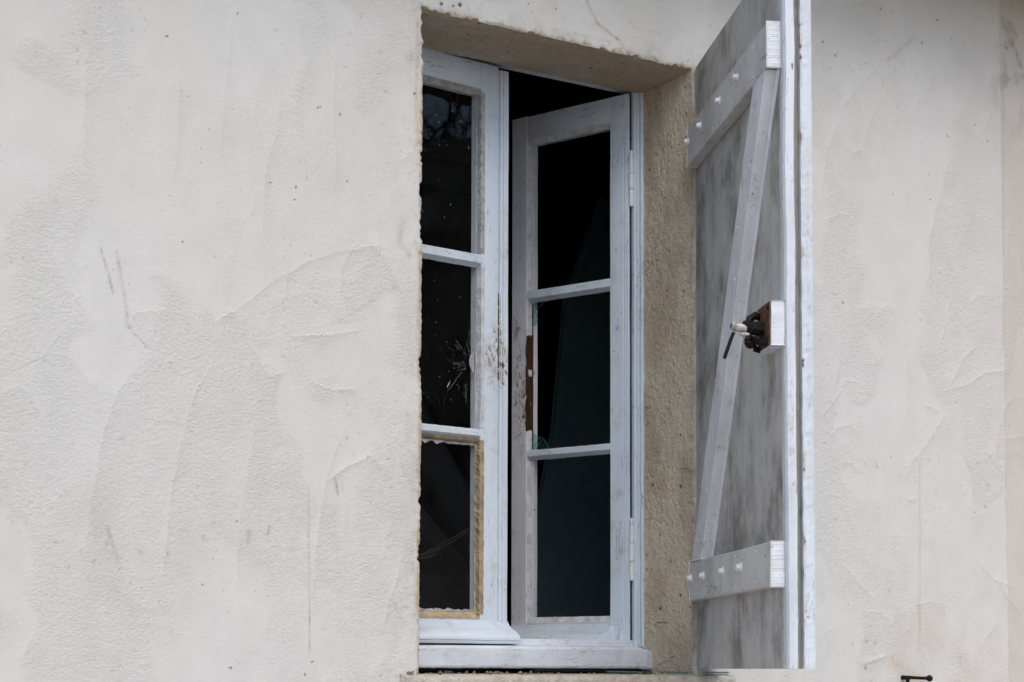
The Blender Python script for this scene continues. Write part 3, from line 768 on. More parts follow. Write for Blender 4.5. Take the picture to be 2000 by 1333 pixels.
# ------------------------------------------------------------------ the casement window
WL = Vector((0.353, 0.20, 0.0))
win = tag(empty('casement_window', WL), 'old white-painted casement window with a broken pane and both sashes ajar', 'window', kind='thing')
frame = tag(empty('window_frame', (0, 0, 0), win))
def fpart(name, bm, mat, smooth=False):
    o = mesh_obj(name, bm, mat, frame, smooth); o.location = -WL; return o
jprof = [(0.6838, 0.214), (0.6838, 0.2045), (0.6890, 0.2030), (0.6895, 0.1995), (0.6950, 0.1985), (0.6955, 0.2025), (0.6990, 0.2025), (0.6995, 0.1965), (0.7030, 0.1945), (0.7080, 0.1950), (0.7130, 0.1975), (0.738, 0.1985), (0.738, 0.262), (0.7135, 0.262), (0.7125, 0.214)]
bm = bmesh.new(); prism(bm, jprof, 0.0625, 1.462, lambda a_, b_, t: (a_, b_, t), 40); jitter(bm, 0.0007, 9.0, 2)
fpart('jamb', bm, M['paint'])
bm = bmesh.new(); prism(bm, [(0.7056 - a_ - 0.003, b_) for a_, b_ in jprof], 0.0625, 1.462, lambda a_, b_, t: (a_, b_, t), 40); jitter(bm, 0.0007, 9.0, 4)
fpart('jamb', bm, M['paint'])
bm = bmesh.new(); box(bm, -0.015, 0.7005, 0.2075, 0.262, 1.4150, 1.462, 12, 'x'); jitter(bm, 0.0008, 8.0, 3)
fpart('head', bm, M['paint_h'])
# sill: bottom bar of the frame, weathered, with a broken right-hand end let into the plaster
sp = [(0.262, 0.0125), (0.1580, 0.0125), (0.1560, 0.0140), (0.1545, 0.0180), (0.1548, 0.0560), (0.1565, 0.0600), (0.1610, 0.0622), (0.1950, 0.0640), (0.2150, 0.0660), (0.2160, 0.0800), (0.262, 0.0810)]
bm = bmesh.new()
prism(bm, sp, -0.012, 0.7165, lambda a_, b_, t: (t, a_, b_), 90)
for v in bm.verts:
    x, y, z = v.co
    if y < 0.2:
        n = mnoise.noise(Vector((x * 45, z * 60, 3)))
        n2 = mnoise.noise(Vector((x * 14, 5, z * 20)))
        v.co.y += 0.0009 * n + 0.0008 * n2
        if z < 0.03: v.co.z += 0.0012 * mnoise.noise(Vector((x * 90, 1, 7))) + 0.0010 * mnoise.noise(Vector((x * 20, 2, 7)))
        if z > 0.05 and x > 0.665: v.co.z -= max(0, (x - 0.665)) * 0.22 + 0.0015 * n; 
        if x > 0.69: v.co.y += 0.0045 * abs(mnoise.noise(Vector((x * 60, z * 70, 9)))) + (x - 0.69) * 0.35
fpart('sill', bm, M['sill'])
# hinges: painted knuckles standing in the gap beside the open sash
for zz in ((1.2385, 1.2020, 1.1640, 1.1215), (0.3490, 0.3100, 0.2655, 0.2205)):
    hb = bmesh.new()
    for j in range(3):
        rr = 0.0058 if j != 1 else 0.0068
        tube(hb, [(0.6795, 0.2085, zz[j] - 0.0006), (0.6795, 0.2085, zz[j] - 0.004), (0.6795, 0.2085, zz[j + 1] + 0.004), (0.6795, 0.2085, zz[j + 1] + 0.0006)], [rr * 0.9, rr, rr, rr * 0.9], 14)
    tube(hb, [(0.6795, 0.2085, zz[0] - 0.001), (0.6795, 0.2085, zz[0] + 0.006)], 0.0042, 12)
    tube(hb, [(0.6795, 0.2085, zz[0] + 0.006), (0.6795, 0.2085, zz[0] + 0.012), (0.6795, 0.2085, zz[0] + 0.018), (0.6795, 0.2085, zz[0] + 0.021)], [0.0042, 0.0062, 0.0060, 0.002], 12)
    fpart('hinge', hb, M['white_iron'])

PANES = ((1.3285, 0.957), (0.927, 0.555), (0.530, 0.1385))

def ragged(bm, prof, t0, t1, fn, n, amp, seed, mask=None):
    rings = []
    for i in range(n + 1):
        t = t0 + (t1 - t0) * i / n
        ring = []
        for j, (a_, b_) in enumerate(prof):
            k = amp * (mnoise.noise(Vector((t * 70, j * 3.1, seed))) + 0.8 * mnoise.noise(Vector((t * 190, j * 5.1, seed + 4))))
            mm = 1.0 if mask is None else mask[j]
            ring.append(bm.verts.new(fn(a_ + k * mm, b_ + k * 0.25 * mm, t)))
        rings.append(ring)
    k = len(prof)
    for i in range(n):
        for j in range(k):
            bm.faces.new((rings[i][j], rings[i][(j + 1) % k], rings[i + 1][(j + 1) % k], rings[i + 1][j]))
    bm.faces.new(rings[0]); bm.faces.new(rings[-1][::-1])
    return bm

def build_sash(pivot, rz, sgn, width, free_face, hinge_face, z0, z1, right):
    """a glazed leaf: local x runs from its hinge to its free edge, sgn*y into the room, front face at y = 0"""
    s = tag(empty('sash', Vector(pivot) - WL, win, rz))
    mp = lambda a_, b_, t: (a_, sgn * b_, t)                # profile in (x, depth), along z
    mx = lambda a_, b_, t: (t, sgn * b_, a_)                # profile in (z, depth), along x
    T = 0.036
    ff, lip = free_face, free_face - (0.008 if right else 0.002)
    # stiles
    bm = bmesh.new()
    if right:
        pf = [(width, 0.0015), (width, T), (lip, T), (lip, 0.018), (ff, 0.018), (ff, 0.0)]
    else:   # free stile with a moulded cover strip (two fillets) on its meeting edge
        pf = [(0.2995, 0.0), (0.3005, 0.0025), (0.3020, 0.0025), (0.3030, -0.0035), (0.3090, -0.0045), (0.3100, -0.0020), (0.3112, -0.0020), (0.3122, -0.0048), (0.3250, -0.0050), (width, -0.0035), (width, T), (lip, T), (lip, 0.018), (ff, 0.018), (ff, 0.0)]
    prism(bm, pf, z0, z1, mp, 50)
    if right:
        bevel_sharp(bm, 0.0012, 1)
    for v in bm.verts:
        if not right and v.co.x > 0.3005 and v.co.y * sgn < 0.01 and v.co.z > z1 - 0.007: v.co.z -= 0.007
    jitter(bm, 0.0006, 10.0, 3 if right else 8)
    mesh_obj('stile', bm, M['stile_right'] if right else M['stile_left'], s)
    bm = bmesh.new()
    hl = hinge_face
    if right:
        pf = [(0.0, 0.003), (0.002, 0.0005), (0.012, -0.0008), (0.0150, 0.0012), (0.0165, 0.0), (hl, 0.0), (hl, 0.018), (hl + 0.004, 0.018), (hl + 0.004, T), (0.034, T), (0.030, 0.004)]
    else:
        pf = [(0.0, 0.0), (hl, 0.0), (hl, 0.018), (hl + 0.004, 0.018), (hl + 0.004, T), (0.0, T)]
    prism(bm, pf, z0, z1, mp, 50); jitter(bm, 0.0006, 10.0, 5)
    mesh_obj('stile', bm, M['paint'], s)
    x0, x1 = hl + 0.0004, ff - 0.0004
    # rails
    zt = 1.3385
    bm = bmesh.new(); prism(bm, [(z1 - 0.0006, 0.0004), (z1 - 0.0006, T - 0.001), (zt - 0.008, T - 0.001), (zt - 0.008, 0.0183), (zt, 0.0183), (zt, 0.0004)], x0, x1, mx, 30); jitter(bm, 0.0008, 9.0, 6)
    mesh_obj('rail', bm, M['paint_h'], s)
    zb = 0.1240
    bm = bmesh.new(); prism(bm, [(z0 + 0.0006, 0.0004), (zb, 0.0004), (zb, 0.0183), (zb + 0.008, 0.0183), (zb + 0.008, T - 0.001), (z0 + 0.0006, T - 0.001)], x0, x1, mx, 30); jitter(bm, 0.0006, 9.0, 7)
    mesh_obj('rail', bm, M['paint_h'], s)
    # glazing bars with sloped, painted putty above and below the nose
    for bi, (zhi, zlo) in enumerate(((0.9575, 0.9265), (0.5555, 0.5295))):
        n0, n1 = zlo + 0.0085, zhi - 0.003
        bm = bmesh.new()
        pf = [(zhi, 0.0142), (n1, 0.0012), (n1 - 0.002, 0.0004), (n0 + 0.001, 0.0004), (n0, 0.0012), (zlo, 0.0142), (zlo + 0.0075, 0.0190), (zlo + 0.0085, T - 0.001), (zhi - 0.0085, T - 0.001), (zhi - 0.0075, 0.0190)]
        ragged(bm, pf, x0 - 0.002, x1 - (0.000 if right else 0.0), mx, 60, 0.0007, 11 + bi + (7 if right else 0), [1, .5, .3, .3, .6, 1, 0, 0, 0, 0])
        mesh_obj('glazing_bar', bm, M['paint_h'], s)
    # putty fillets round each pane
    for pi, (za, zb_) in enumerate(PANES):
        broken = right and pi == 1
        och = (not right) and pi == 2
        pm = M['putty_ochre'] if och else (M['putty'] if (pi == 0 and not right) else M['putty_white'])
        bw = 0.006 if right else (0.013 if och else 0.0025)
        fx = ff + (0.009 if och else 0.0)
        pfv = [(ff + 0.0006, 0.0012 if not och else -0.0016), (ff + 0.0006, 0.0140), (ff - bw, 0.0140), (ff - bw + 0.0006, 0.0128)]
        if och: pfv = [(fx, 0.0012), (fx, -0.0016), (ff - 0.003, -0.0016), (ff - 0.004, 0.0120), (ff - 0.0055, 0.0140), (ff + 0.0004, 0.0140)]
        if not right and not och: pfv = [(ff + 0.0098, 0.0002), (ff + 0.0090, -0.0010), (ff + 0.0005, -0.0008), (ff - 0.0020, 0.0130), (ff - 0.0022, 0.0140), (ff + 0.0004, 0.0140)]
        za2, zb2 = za + (0.004 if pi == 0 else -0.001), zb_ - (0.004 if pi == 2 else -0.001)
        bm = bmesh.new()
        if not broken:
            ragged(bm, pfv, zb2, za2, mp, 70, 0.0024 if och else 0.0012, 20 + pi, None)
        else:
            bm.free()
            for ta, tb in ((zb2, 0.605), (0.741, 0.757), (0.845, za2)):
                bm = ragged(bmesh.new(), pfv, ta, tb, mp, max(4, int((tb - ta) * 160)), 0.0013, 24, None)
                mesh_obj('putty', bm, pm, s)
        if not broken: mesh_obj('putty', bm, pm, s)
        if broken:      # bare brown rebate where the putty has fallen out, chips of bare wood on the bar below
            bm = bmesh.new(); box(bm, lip + 0.0004, ff + 0.0008, sgn * 0.0185, sgn * 0.0175, zb2 + 0.002, za2 - 0.002, 12); jitter(bm, 0.0005, 60, 2)
            mesh_obj('bare_rebate', bm, M['bare_wood'], s)
            bm = bmesh.new(); box(bm, ff - 0.0018, ff + 0.0024, sgn * -0.0008, sgn * 0.0172, 0.603, 0.842, 60); jitter(bm, 0.0012, 90, 2); jitter(bm, 0.0026, 34, 5)
            mesh_obj('bare_rebate', bm, M['bare_wood'], s)
            bm = bmesh.new(); ragged(bm, [(0.5570, 0.0155), (0.5525, 0.0020), (0.5500, 0.0004), (0.5490, 0.006), (0.552, 0.0155)], 0.095, 0.162, mx, 24, 0.0016, 31)
            mesh_obj('bare_chip', bm, M['bare_wood'], s)
        if pi == 0:
            bm = bmesh.new(); ragged(bm, [(zt + 0.0006, -0.0006 if not right else 0.0008), (zt + 0.0006, 0.0140), (za - 0.001, 0.0140), (za, 0.0125)], x0, x1 - 0.001, mx, 40, 0.0011, 40)
            mesh_obj('putty', bm, pm, s)
        if pi == 2:
            bm = bmesh.new(); ragged(bm, [(zb - 0.0006, 0.0010 if not och else -0.0012), (zb - 0.0006, 0.0140), (zb_, 0.0140), (zb_ - 0.001, 0.0125)], x0, x1 - 0.001, mx, 40, 0.0010, 41)
            mesh_obj('putty', bm, pm, s)
            if och:
                bm = bmesh.new(); ragged(bm, [(za + 0.001, 0.0030), (za + 0.001, 0.0140), (za - 0.007, 0.0140), (za - 0.0035, 0.006)], x0, x1 - 0.001, mx, 40, 0.0012, 42)
                mesh_obj('putty', bm, pm, s)
                # smears of old putty and dirt left on the glass along its top and bottom edges
                for zz0, sg in ((za - 0.008, -1), (zb_ + 0.0005, 1)):
                    bm = bmesh.new()
                    n = 46; up, lo = [], []
                    for i in range(n + 1):
                        x = x0 + (x1 - x0) * i / n
                        hgt_ = 0.003 + 0.006 * max(0, 0.4 + mnoise.noise(Vector((x * 60, sg * 3, 1))) + 0.6 * mnoise.noise(Vector((x * 160, sg, 2))))
                        up.append(bm.verts.new((x, sgn * 0.0139, zz0))); lo.append(bm.verts.new((x, sgn * 0.0140, zz0 + sg * hgt_)))
                    for i in range(n): bm.faces.new((up[i], up[i + 1], lo[i + 1], lo[i]))
                    mesh_obj('smear', bm, M['putty'], s)
        # glass
        gx0, gx1 = hl - 0.006, ff - 0.001
        if not broken:
            bm = bmesh.new(); box(bm, gx0, gx1, sgn * 0.0146, sgn * 0.0174, zb_ - 0.004, za + 0.004)
            mesh_obj('pane', bm, M['glass_spots'] if not right else M['glass'], s)
    # weather drip on the bottom rail: an ogee moulding
    dz = z0 - 0.001
    og = [(0.1195, 0.0004), (0.1175, -0.0020), (0.1130, -0.0045), (0.1070, -0.0105), (0.1015, -0.0190), (0.0970, -0.0290), (0.0915, -0.0385), (0.0850, -0.0450), (0.0790, -0.0480), (0.0750, -0.0478), (0.0735, -0.0455), (0.0715, -0.0462), (dz, -0.0445), (dz, 0.0004)]
    bm = bmesh.new(); prism(bm, og, *((0.0, width + 0.004) if not right else (0.026, width - 0.004)), mx, 40)
    if right:
        for v in bm.verts:
            if v.co.x < 0.045: v.co.y = v.co.y * 0.35 if abs(v.co.y) > 0.004 else v.co.y
    jitter(bm, 0.0006, 14.0, 9)
    mesh_obj('drip_moulding', bm, M['paint_h'], s)
    return s

sash_l = build_sash((0.020, 0.1922, 0), math.radians(6.52), 1, 0.3265, 0.2515, 0.052, 0.0680, 1.4015, False)
tag(sash_l, 'left sash, nearly shut, its bottom pane ringed with ochre putty')
sash_r = build_sash((0.675, 0.2126, 0), math.radians(112.27), -1, 0.3514, 0.3035, 0.0537, 0.0735, 1.3995, True)
tag(sash_r, 'right sash swung into the room, its middle pane broken out')

bm = bmesh.new()
for z0_, z1_ in ((0.842, 0.872), (0.800, 0.838), (0.772, 0.792), (0.741, 0.768), (0.700, 0.735), (0.672, 0.690)):
    ragged(bm, [(0.3000, 0.0005), (0.3032, -0.0012), (0.3044, -0.0042), (0.3050, -0.0030), (0.3030, 0.0030)], z0_, z1_, lambda a_, b_, t: (a_, b_, t), 14, 0.0016, 51)
mesh_obj('bare_crack', bm, M['bare_wood'], sash_l)['kind'] = 'stuff'

# shards left in the broken pane (right sash, middle)
def shard(parent, pts, sgn, y=0.0160, t=0.0028, mat=None, name='glass_shard'):
    bm = bmesh.new()
    prism(bm, pts, y - t / 2, y + t / 2, lambda a_, b_, tt: (a_, sgn * tt, b_))
    return mesh_obj(name, bm, mat or M['shard'], parent)
for pts in ([(0.300, 0.925), (0.262, 0.925), (0.268, 0.916), (0.283, 0.909), (0.300, 0.906)],
            [(0.300, 0.904), (0.292, 0.908), (0.286, 0.900), (0.279, 0.885), (0.287, 0.872), (0.300, 0.866)],
            [(0.300, 0.760), (0.289, 0.752), (0.295, 0.742), (0.300, 0.741)],
            [(0.300, 0.606), (0.286, 0.590), (0.262, 0.583), (0.248, 0.566), (0.243, 0.553), (0.300, 0.553)],
            [(0.060, 0.604), (0.066, 0.585), (0.070, 0.570), (0.085, 0.556), (0.060, 0.553)],
            [(0.057, 0.922), (0.068, 0.922), (0.064, 0.900), (0.057, 0.890)]):
    shard(sash_r, pts, -1)
bm = bmesh.new()
for a_, b_ in (((0.297, 0.556), (0.272, 0.588)), ((0.285, 0.556), (0.262, 0.583)), ((0.270, 0.556), (0.255, 0.575)), ((0.262, 0.555), (0.248, 0.566)), ((0.298, 0.585), (0.287, 0.592)), ((0.300, 0.605), (0.286, 0.590)), ((0.286, 0.590), (0.262, 0.583)), ((0.262, 0.583), (0.243, 0.555)), ((0.292, 0.908), (0.286, 0.900)), ((0.286, 0.900), (0.279, 0.885)), ((0.279, 0.885), (0.287, 0.872)), ((0.287, 0.872), (0.300, 0.866)), ((0.268, 0.916), (0.262, 0.925)), ((0.268, 0.916), (0.290, 0.908)), ((0.289, 0.752), (0.295, 0.742))):
    tube(bm, [(a_[0], 0.0145 * -1, a_[1]), (b_[0], -0.0145, b_[1])], 0.00055, 5)
mesh_obj('shard_edge', bm, M['shard_green'], sash_r)['kind'] = 'stuff'

# crack star and glass dust on the left sash's middle pane, round a small hole by the stile
bm = bmesh.new(); rnd = random.Random(4)
cx, cz = 0.232, 0.700
for i in range(46):
    an = rnd.uniform(math.pi * 0.45, math.pi * 1.5); r0 = rnd.uniform(0.012, 0.05); ln = rnd.expovariate(1 / 0.010) + 0.002
    p0 = (cx + math.cos(an) * r0, 0.0141, cz + math.sin(an) * r0 * 1.5); an2 = an + rnd.uniform(-0.35, 0.35)
    p1 = (p0[0] + math.cos(an2) * ln, 0.0141, p0[2] + math.sin(an2) * ln * 1.3)
    if p1[0] > 0.236 or p1[0] < 0.06: continue
    tube(bm, [p0, p1], [rnd.uniform(0.00012, 0.00032), 0.0001], 4)
for i in range(34):
    x, z = rnd.uniform(0.09, 0.232), rnd.uniform(0.56, 0.92) if i % 2 else rnd.uniform(0.60, 0.76)
    rr = rnd.uniform(0.0003, 0.0009)
    tube(bm, [(x, 0.0141, z), (x + rnd.uniform(-1, 1) * 0.0006, 0.0141, z + rr * 2)], rr, 5)
for x, z in ((0.172, 0.648), (0.168, 0.643)):
    tube(bm, [(x, 0.0141, z), (x + 0.004, 0.0141, z + 0.010)], [0.0012, 0.0004], 5)
mesh_obj('crack', bm, M['crack'], sash_l)['kind'] = 'stuff'
bm = bmesh.new()
n = 14
pts = [(0.2385, 0.733)] + [(0.2385 - 0.0125 * math.sin(math.pi * i / n) ** 0.7, 0.733 - 0.050 * i / n) for i in range(1, n)] + [(0.2385, 0.683)]
prism(bm, pts, 0.0132, 0.0142, lambda a_, b_, t: (a_ + 0.003, t, b_))
mesh_obj('chipped_hole', bm, M['putty'], sash_l)
# splashes on the top left pane
bm = bmesh.new()
for i in range(16):
    x, z = rnd.uniform(0.09, 0.225), rnd.uniform(0.98, 1.29); rr = rnd.uniform(0.0004, 0.0009)
    tube(bm, [(x, 0.0141, z), (x, 0.0141, z + rr * rnd.uniform(1, 6))], rr, 5)
mesh_obj('spatter', bm, M['crack'], sash_l)['kind'] = 'stuff'

# ------------------------------------------------------------------ the shutter
SH = empty('shutter', (0.7112, -0.0042, 0.0), None, -1.9844)
tag(SH, 'weathered grey-white Z-braced plank shutter standing open beside the window', 'shutter', kind='thing')
Z0, Z1, SW = 0.0125, 1.4025, 0.7165
LY = (0.0, 0.0208, 0.0315, 0.0540)       # inner leaf, groove, outer leaf
edges = [0.0, 0.115, 0.262, 0.402, 0.545, 0.6905]
for i in range(5):
    bm = bmesh.new(); box(bm, edges[i] + 0.0002, edges[i + 1] - 0.0002, 0.0, LY[1], Z0, Z1, 24)
    jitter(bm, 0.0005, 6.0, i)
    mesh_obj('board', bm, M['shutter_face'], SH)
# the edge board, whose lighter edge faces the street
bm = bmesh.new(); prism(bm, [(0.6912, 0.0), (0.7095, 0.0), (SW, 0.0035), (SW + 0.0006, 0.012), (SW, LY[1] - 0.001), (0.6912, LY[1] - 0.001)], Z0, Z1, lambda a_, b_, t: (a_, b_, t), 80)
jitter(bm, 0.0022, 6.0, 9); jitter(bm, 0.0009, 45.0, 3)
mesh_obj('edge_board', bm, M['shutter_edge'], SH)
bm = bmesh.new(); box(bm, 0.004, SW - 0.014, LY[1] + 0.0002, LY[2] - 0.0002, Z0 + 0.001, Z1, 10); jitter(bm, 0.0004, 12.0, 5)
mesh_obj('groove', bm, M['groove'], SH)
bm = bmesh.new()
ragged(bm, [(0.001, LY[2]), (SW + 0.001, LY[2]), (SW + 0.0025, LY[2] + 0.004), (SW + 0.0025, LY[3] - 0.003), (SW + 0.0005, LY[3]), (0.001, LY[3])], Z0, Z1, lambda a_, b_, t: (a_, b_, t), 150, 0.0016, 3, [0, 1.2, .8, .4, .4, 0])
bmesh.ops.scale(bm, vec=(1, 1, 1), verts=bm.verts)
for v in bm.verts:
    if v.co.x > 0.6 and v.co.y < LY[2] + 0.006:
        v.co.y += 0.0022 * max(0, mnoise.noise(Vector((3, v.co.z * 24, 1))) + 0.25 * mnoise.noise(Vector((3, v.co.z * 120, 1))))
mesh_obj('outer_leaf', bm, M['shutter_edge'], SH)

def bolt(s, z, y, parent, rad=0.0075):
    bm = bmesh.new()
    k = 10
    tube(bm, [(s, y + 0.001, z), (s, y - 0.0022, z)], [rad * 1.35, rad * 1.25], 12)
    tube(bm, [(s, y - 0.0022, z), (s, y - 0.0085, z), (s, y - 0.0100, z)], [rad * 0.82, rad * 0.80, rad * 0.55], 8)
    mesh_obj('bolt', bm, M['white_iron'], parent)
def batten(s0, s1, z0, z1, t, seed, chamfer):
    bm = bmesh.new(); box(bm, s0, s1, -t, -0.0004, z0, z1, 30, 'x')
    bevel_sharp(bm, 0.0016, 1); jitter(bm, 0.0007, 9.0, seed)
    if chamfer:
        for v in bm.verts:
            if v.co.x < s0 + 0.01 and v.co.z > (z0 + z1) / 2: v.co.x += 0.012 * (1 if v.co.z > z1 - 0.01 else 0)
    b = mesh_obj('batten', bm, M['batten'], SH)
    # sawn, ridged end grain towards the street
    n = 44; bm = bmesh.new(); ra, rb = [], []
    for i in range(n + 1):
        z = z0 + 0.001 + (z1 - z0 - 0.002) * i / n
        dx = 0.0007 * mnoise.noise(Vector((z * 160, seed, 0))) + 0.0008 * mnoise.noise(Vector((z * 420, seed, 3)))
        ra.append([bm.verts.new((s1 + 0.0002 + dx, -t + 0.0006, z)), bm.verts.new((s1 + 0.0006 + dx, -t * 0.5, z + 0.0006)), bm.verts.new((s1 + 0.0002 + dx, -0.001, z + 0.0004))])
        rb.append([bm.verts.new((s1 - 0.004, -t + 0.0006, z)), bm.verts.new((s1 - 0.004, -0.001, z))])
    for i in range(n):
        bm.faces.new((ra[i][0], ra[i][1], ra[i + 1][1], ra[i + 1][0])); bm.faces.new((ra[i][1], ra[i][2], ra[i + 1][2], ra[i + 1][1]))
        bm.faces.new((ra[i][0], ra[i + 1][0], rb[i + 1][0], rb[i][0])); bm.faces.new((ra[i][2], rb[i][1], rb[i + 1][1], ra[i + 1][2]))
    for rr, rbb in ((ra[0], rb[0]), (ra[-1], rb[-1])):
        bm.faces.new((rr[0], rr[1], rr[2], rbb[1], rbb[0]))
    mesh_obj('end_grain', bm, M['end_grain'], b)
    return b
BT = 0.0272
b_lo = batten(0.042, 0.7045, 0.1665, 0.2510, BT, 1, False)
b_up = batten(0.028, 0.6985, 1.1610, 1.2490, BT, 2, True)
for s in (0.0572, 0.173, 0.343, 0.4867): bolt(s, 0.2150, -BT, b_lo)
for s in (0.0412, 0.160, 0.330, 0.478): bolt(s, 1.2158, -BT, b_up, 0.0066)
for b, zc in ((b_lo, 0.209), (b_up, 1.205)):
    for s in (0.065, 0.135, 0.275, 0.44, 0.60):
        for dz in (-0.030, 0.030):
            if random.Random(s * 7 + dz * 11 + zc).random() < 0.2: continue
            bm = bmesh.new(); tube(bm, [(s + dz * 0.1, -BT + 0.0008, zc + dz), (s + dz * 0.1, -BT - 0.0009, zc + dz)], [0.0026, 0.0020], 8)
            mesh_obj('nail', bm, M['white_iron'], b)
# diagonal brace between the battens
bm = bmesh.new()
zlo, zhi = 0.2520, 1.1595
sl = (0.053, 0.146); su = (0.590, 0.682)
pf = [(0.0, -0.026), (1.0, -0.026), (1.0, -0.0005), (0.0, -0.0005)]
def brace_pt(a_, b_, t):
    f = (t - zlo) / (zhi - zlo)
    return (sl[0] + (su[0] - sl[0]) * f + a_ * (sl[1] - sl[0]), b_, t)
prism(bm, pf, zlo, zhi, brace_pt, 36); bevel_sharp(bm, 0.0022, 2); jitter(bm, 0.0006, 8.0, 4)
br = mesh_obj('brace', bm, M['brace'], SH)
for i in range(9):
    f = 0.05 + i * 0.112; z = zlo + f * (zhi - zlo); p = brace_pt(0.3 + 0.4 * (i % 2), -0.026, z)
    bm = bmesh.new(); tube(bm, [(p[0], -0.0255, z), (p[0], -0.0272, z)], [0.0028, 0.0022], 8)
    mesh_obj('nail', bm, M['white_iron'], br)
# thin bead nailed along the brace's street side
bm = bmesh.new()
prism(bm, [(1.01, -0.006), (1.13, -0.003), (1.13, -0.0006), (1.01, -0.0006)], zlo, zhi, brace_pt, 24); jitter(bm, 0.0005, 8.0, 6)
mesh_obj('bead', bm, M['brace'], SH)

# lock: a wooden block carrying a rusty bolt keeper, a white knob, a hanging lever and an eye
LK = tag(empty('lock', (0, 0, 0.019), SH))
bm = bmesh.new(); box(bm, 0.625, 0.7125, -0.0262, -0.0004, 0.6020, 0.6885, 6); bevel_sharp(bm, 0.002, 2); jitter(bm, 0.0012, 25, 3)
mesh_obj('lock_block', bm, M['end_grain'], LK)
bm = bmesh.new(); box(bm, 0.6255, 0.7095, -0.0290, -0.0264, 0.6045, 0.6865, 8); jitter(bm, 0.0012, 40, 4)
mesh_obj('lock_plate', bm, M['rusty_wood'], LK)
bm = bmesh.new()
tube(bm, [(0.668, -0.020, 0.640), (0.664, -0.048, 0.643), (0.655, -0.066, 0.650)], [0.013, 0.014, 0.010], 10)
tube(bm, [(0.640, -0.026, 0.668), (0.642, -0.038, 0.672), (0.648, -0.050, 0.664), (0.652, -0.058, 0.650)], [0.006, 0.008, 0.007, 0.006], 8)
tube(bm, [(0.690, -0.027, 0.612), (0.686, -0.036, 0.612), (0.672, -0.044, 0.616)], [0.009, 0.008, 0.006], 8)
tube(bm, [(0.635, -0.026, 0.606), (0.636, -0.036, 0.608), (0.640, -0.040, 0.616)], [0.006, 0.006, 0.004], 8)
tube(bm, [(0.705, -0.027, 0.676), (0.705, -0.033, 0.676)], [0.004, 0.003], 8)
mesh_obj('keeper', bm, M['iron'], LK)
bm = bmesh.new()
tube(bm, [(0.664, -0.060, 0.642), (0.660, -0.074, 0.644), (0.658, -0.083, 0.6465), (0.6572, -0.0875, 0.6475), (0.657, -0.0890, 0.6478)], [0.0065, 0.0088, 0.0092, 0.0080, 0.0045], 14)
mesh_obj('knob', bm, M['worn_iron'], LK, True)
bm = bmesh.new(); tube(bm, [(0.6571, -0.0880, 0.6476), (0.6568, -0.0905, 0.6481)], [0.0060, 0.0048], 12)
mesh_obj('knob_tip', bm, M['iron'], LK)
bm = bmesh.new()
tube(bm, [(0.662, -0.086, 0.634), (0.664, -0.092, 0.620), (0.668, -0.104, 0.588), (0.669, -0.106, 0.583)], [0.0035, 0.0036, 0.0036, 0.0030], 10)
mesh_obj('lever', bm, M['iron'], LK, True)
bm = bmesh.new()
ce = Vector((0.668, -0.056, 0.616)); ring = []
ex, ez = Vector((0.45, -0.85, 0.1)).normalized(), Vector((0.05, 0.05, 1)).normalized()
tube(bm, [ce + ex * 0.0075 * math.cos(t) + ez * 0.0085 * math.sin(t) for t in [i * 2 * math.pi / 16 for i in range(17)]], 0.0052, 8)
tube(bm, [ce + Vector((0.004, 0.006, 0.004)), (0.672, -0.034, 0.622)], [0.006, 0.008], 8)
mesh_obj('eye', bm, M['iron'], LK, True)
bm = bmesh.new()
tube(bm, [(0.661, -0.078, 0.634), (0.664, -0.068, 0.630), (0.668, -0.060, 0.629), (0.670, -0.054, 0.624)], [0.002, 0.0045, 0.0045, 0.002], 8)
mesh_obj('link', bm, M['worn_iron'], LK, True)

# ------------------------------------------------------------------ small things
# iron shutter stay fixed in the wall, low on the right
hk = tag(empty('wall_hook', (1.38, 0, -0.008)), 'small black iron hook in the plaster low on the right', 'hook')
bm = bmesh.new(); tube(bm, [(-0.036, 0.012, 0.001), (-0.036, -0.016, 0.0), (-0.034, -0.022, 0.0)], [0.006, 0.0055, 0.004], 8)
tube(bm, [(-0.035, -0.018, 0.0005), (-0.037, -0.019, -0.010), (-0.034, -0.020, -0.018)], [0.006, 0.005, 0.002], 8)
mesh_obj('spike', bm, M['iron'], hk)
bm = bmesh.new(); tube(bm, [(-0.035, -0.018, 0.001), (-0.012, -0.020, 0.0), (0.012, -0.021, -0.001), (0.030, -0.022, -0.001)], [0.0048, 0.0042, 0.0042, 0.0046], 8)
mesh_obj('bar', bm, M['iron'], hk)
bm = bmesh.new(); bmesh.ops.create_icosphere(bm, subdivisions=2, radius=0.0085, matrix=Matrix.Translation((0.033, -0.022, -0.0015)))
mesh_obj('ball', bm, M['iron'], hk, True)

# glass shards lying on the ledge
def flat_shard(x, y, z, pts, tilt, label, rz=0.0):
    bm = bmesh.new(); prism(bm, pts, 0.0, 0.0030, lambda a_, b_, t: (a_, b_, t))
    o = mesh_obj('glass_shard', bm, M['shard_green'] if tilt < 0.02 else M['shard'])
    o.location = (x, y, z); o.rotation_euler = (tilt, tilt * 0.7, rz)
    tag(o, label, 'glass shard', 'broken glass on the ledge')
flat_shard(0.56, 0.085, 0.0035, [(-0.05, -0.02), (0.03, -0.03), (0.09, 0.0), (0.04, 0.03), (-0.03, 0.02)], 0.01, 'flat teal glass shard half under the right end of the sill')
flat_shard(0.63, 0.075, 0.0085, [(-0.03, -0.025), (0.05, -0.02), (0.03, 0.02), (-0.02, 0.015)], 0.10, 'clear tilted glass shard lying on top against the sill end')
flat_shard(0.675, 0.04, 0.0030, [(-0.06, -0.025), (0.02, -0.03), (0.022, 0.01), (-0.02, 0.03)], 0.015, 'long teal glass shard on the ledge at the foot of the right reveal')
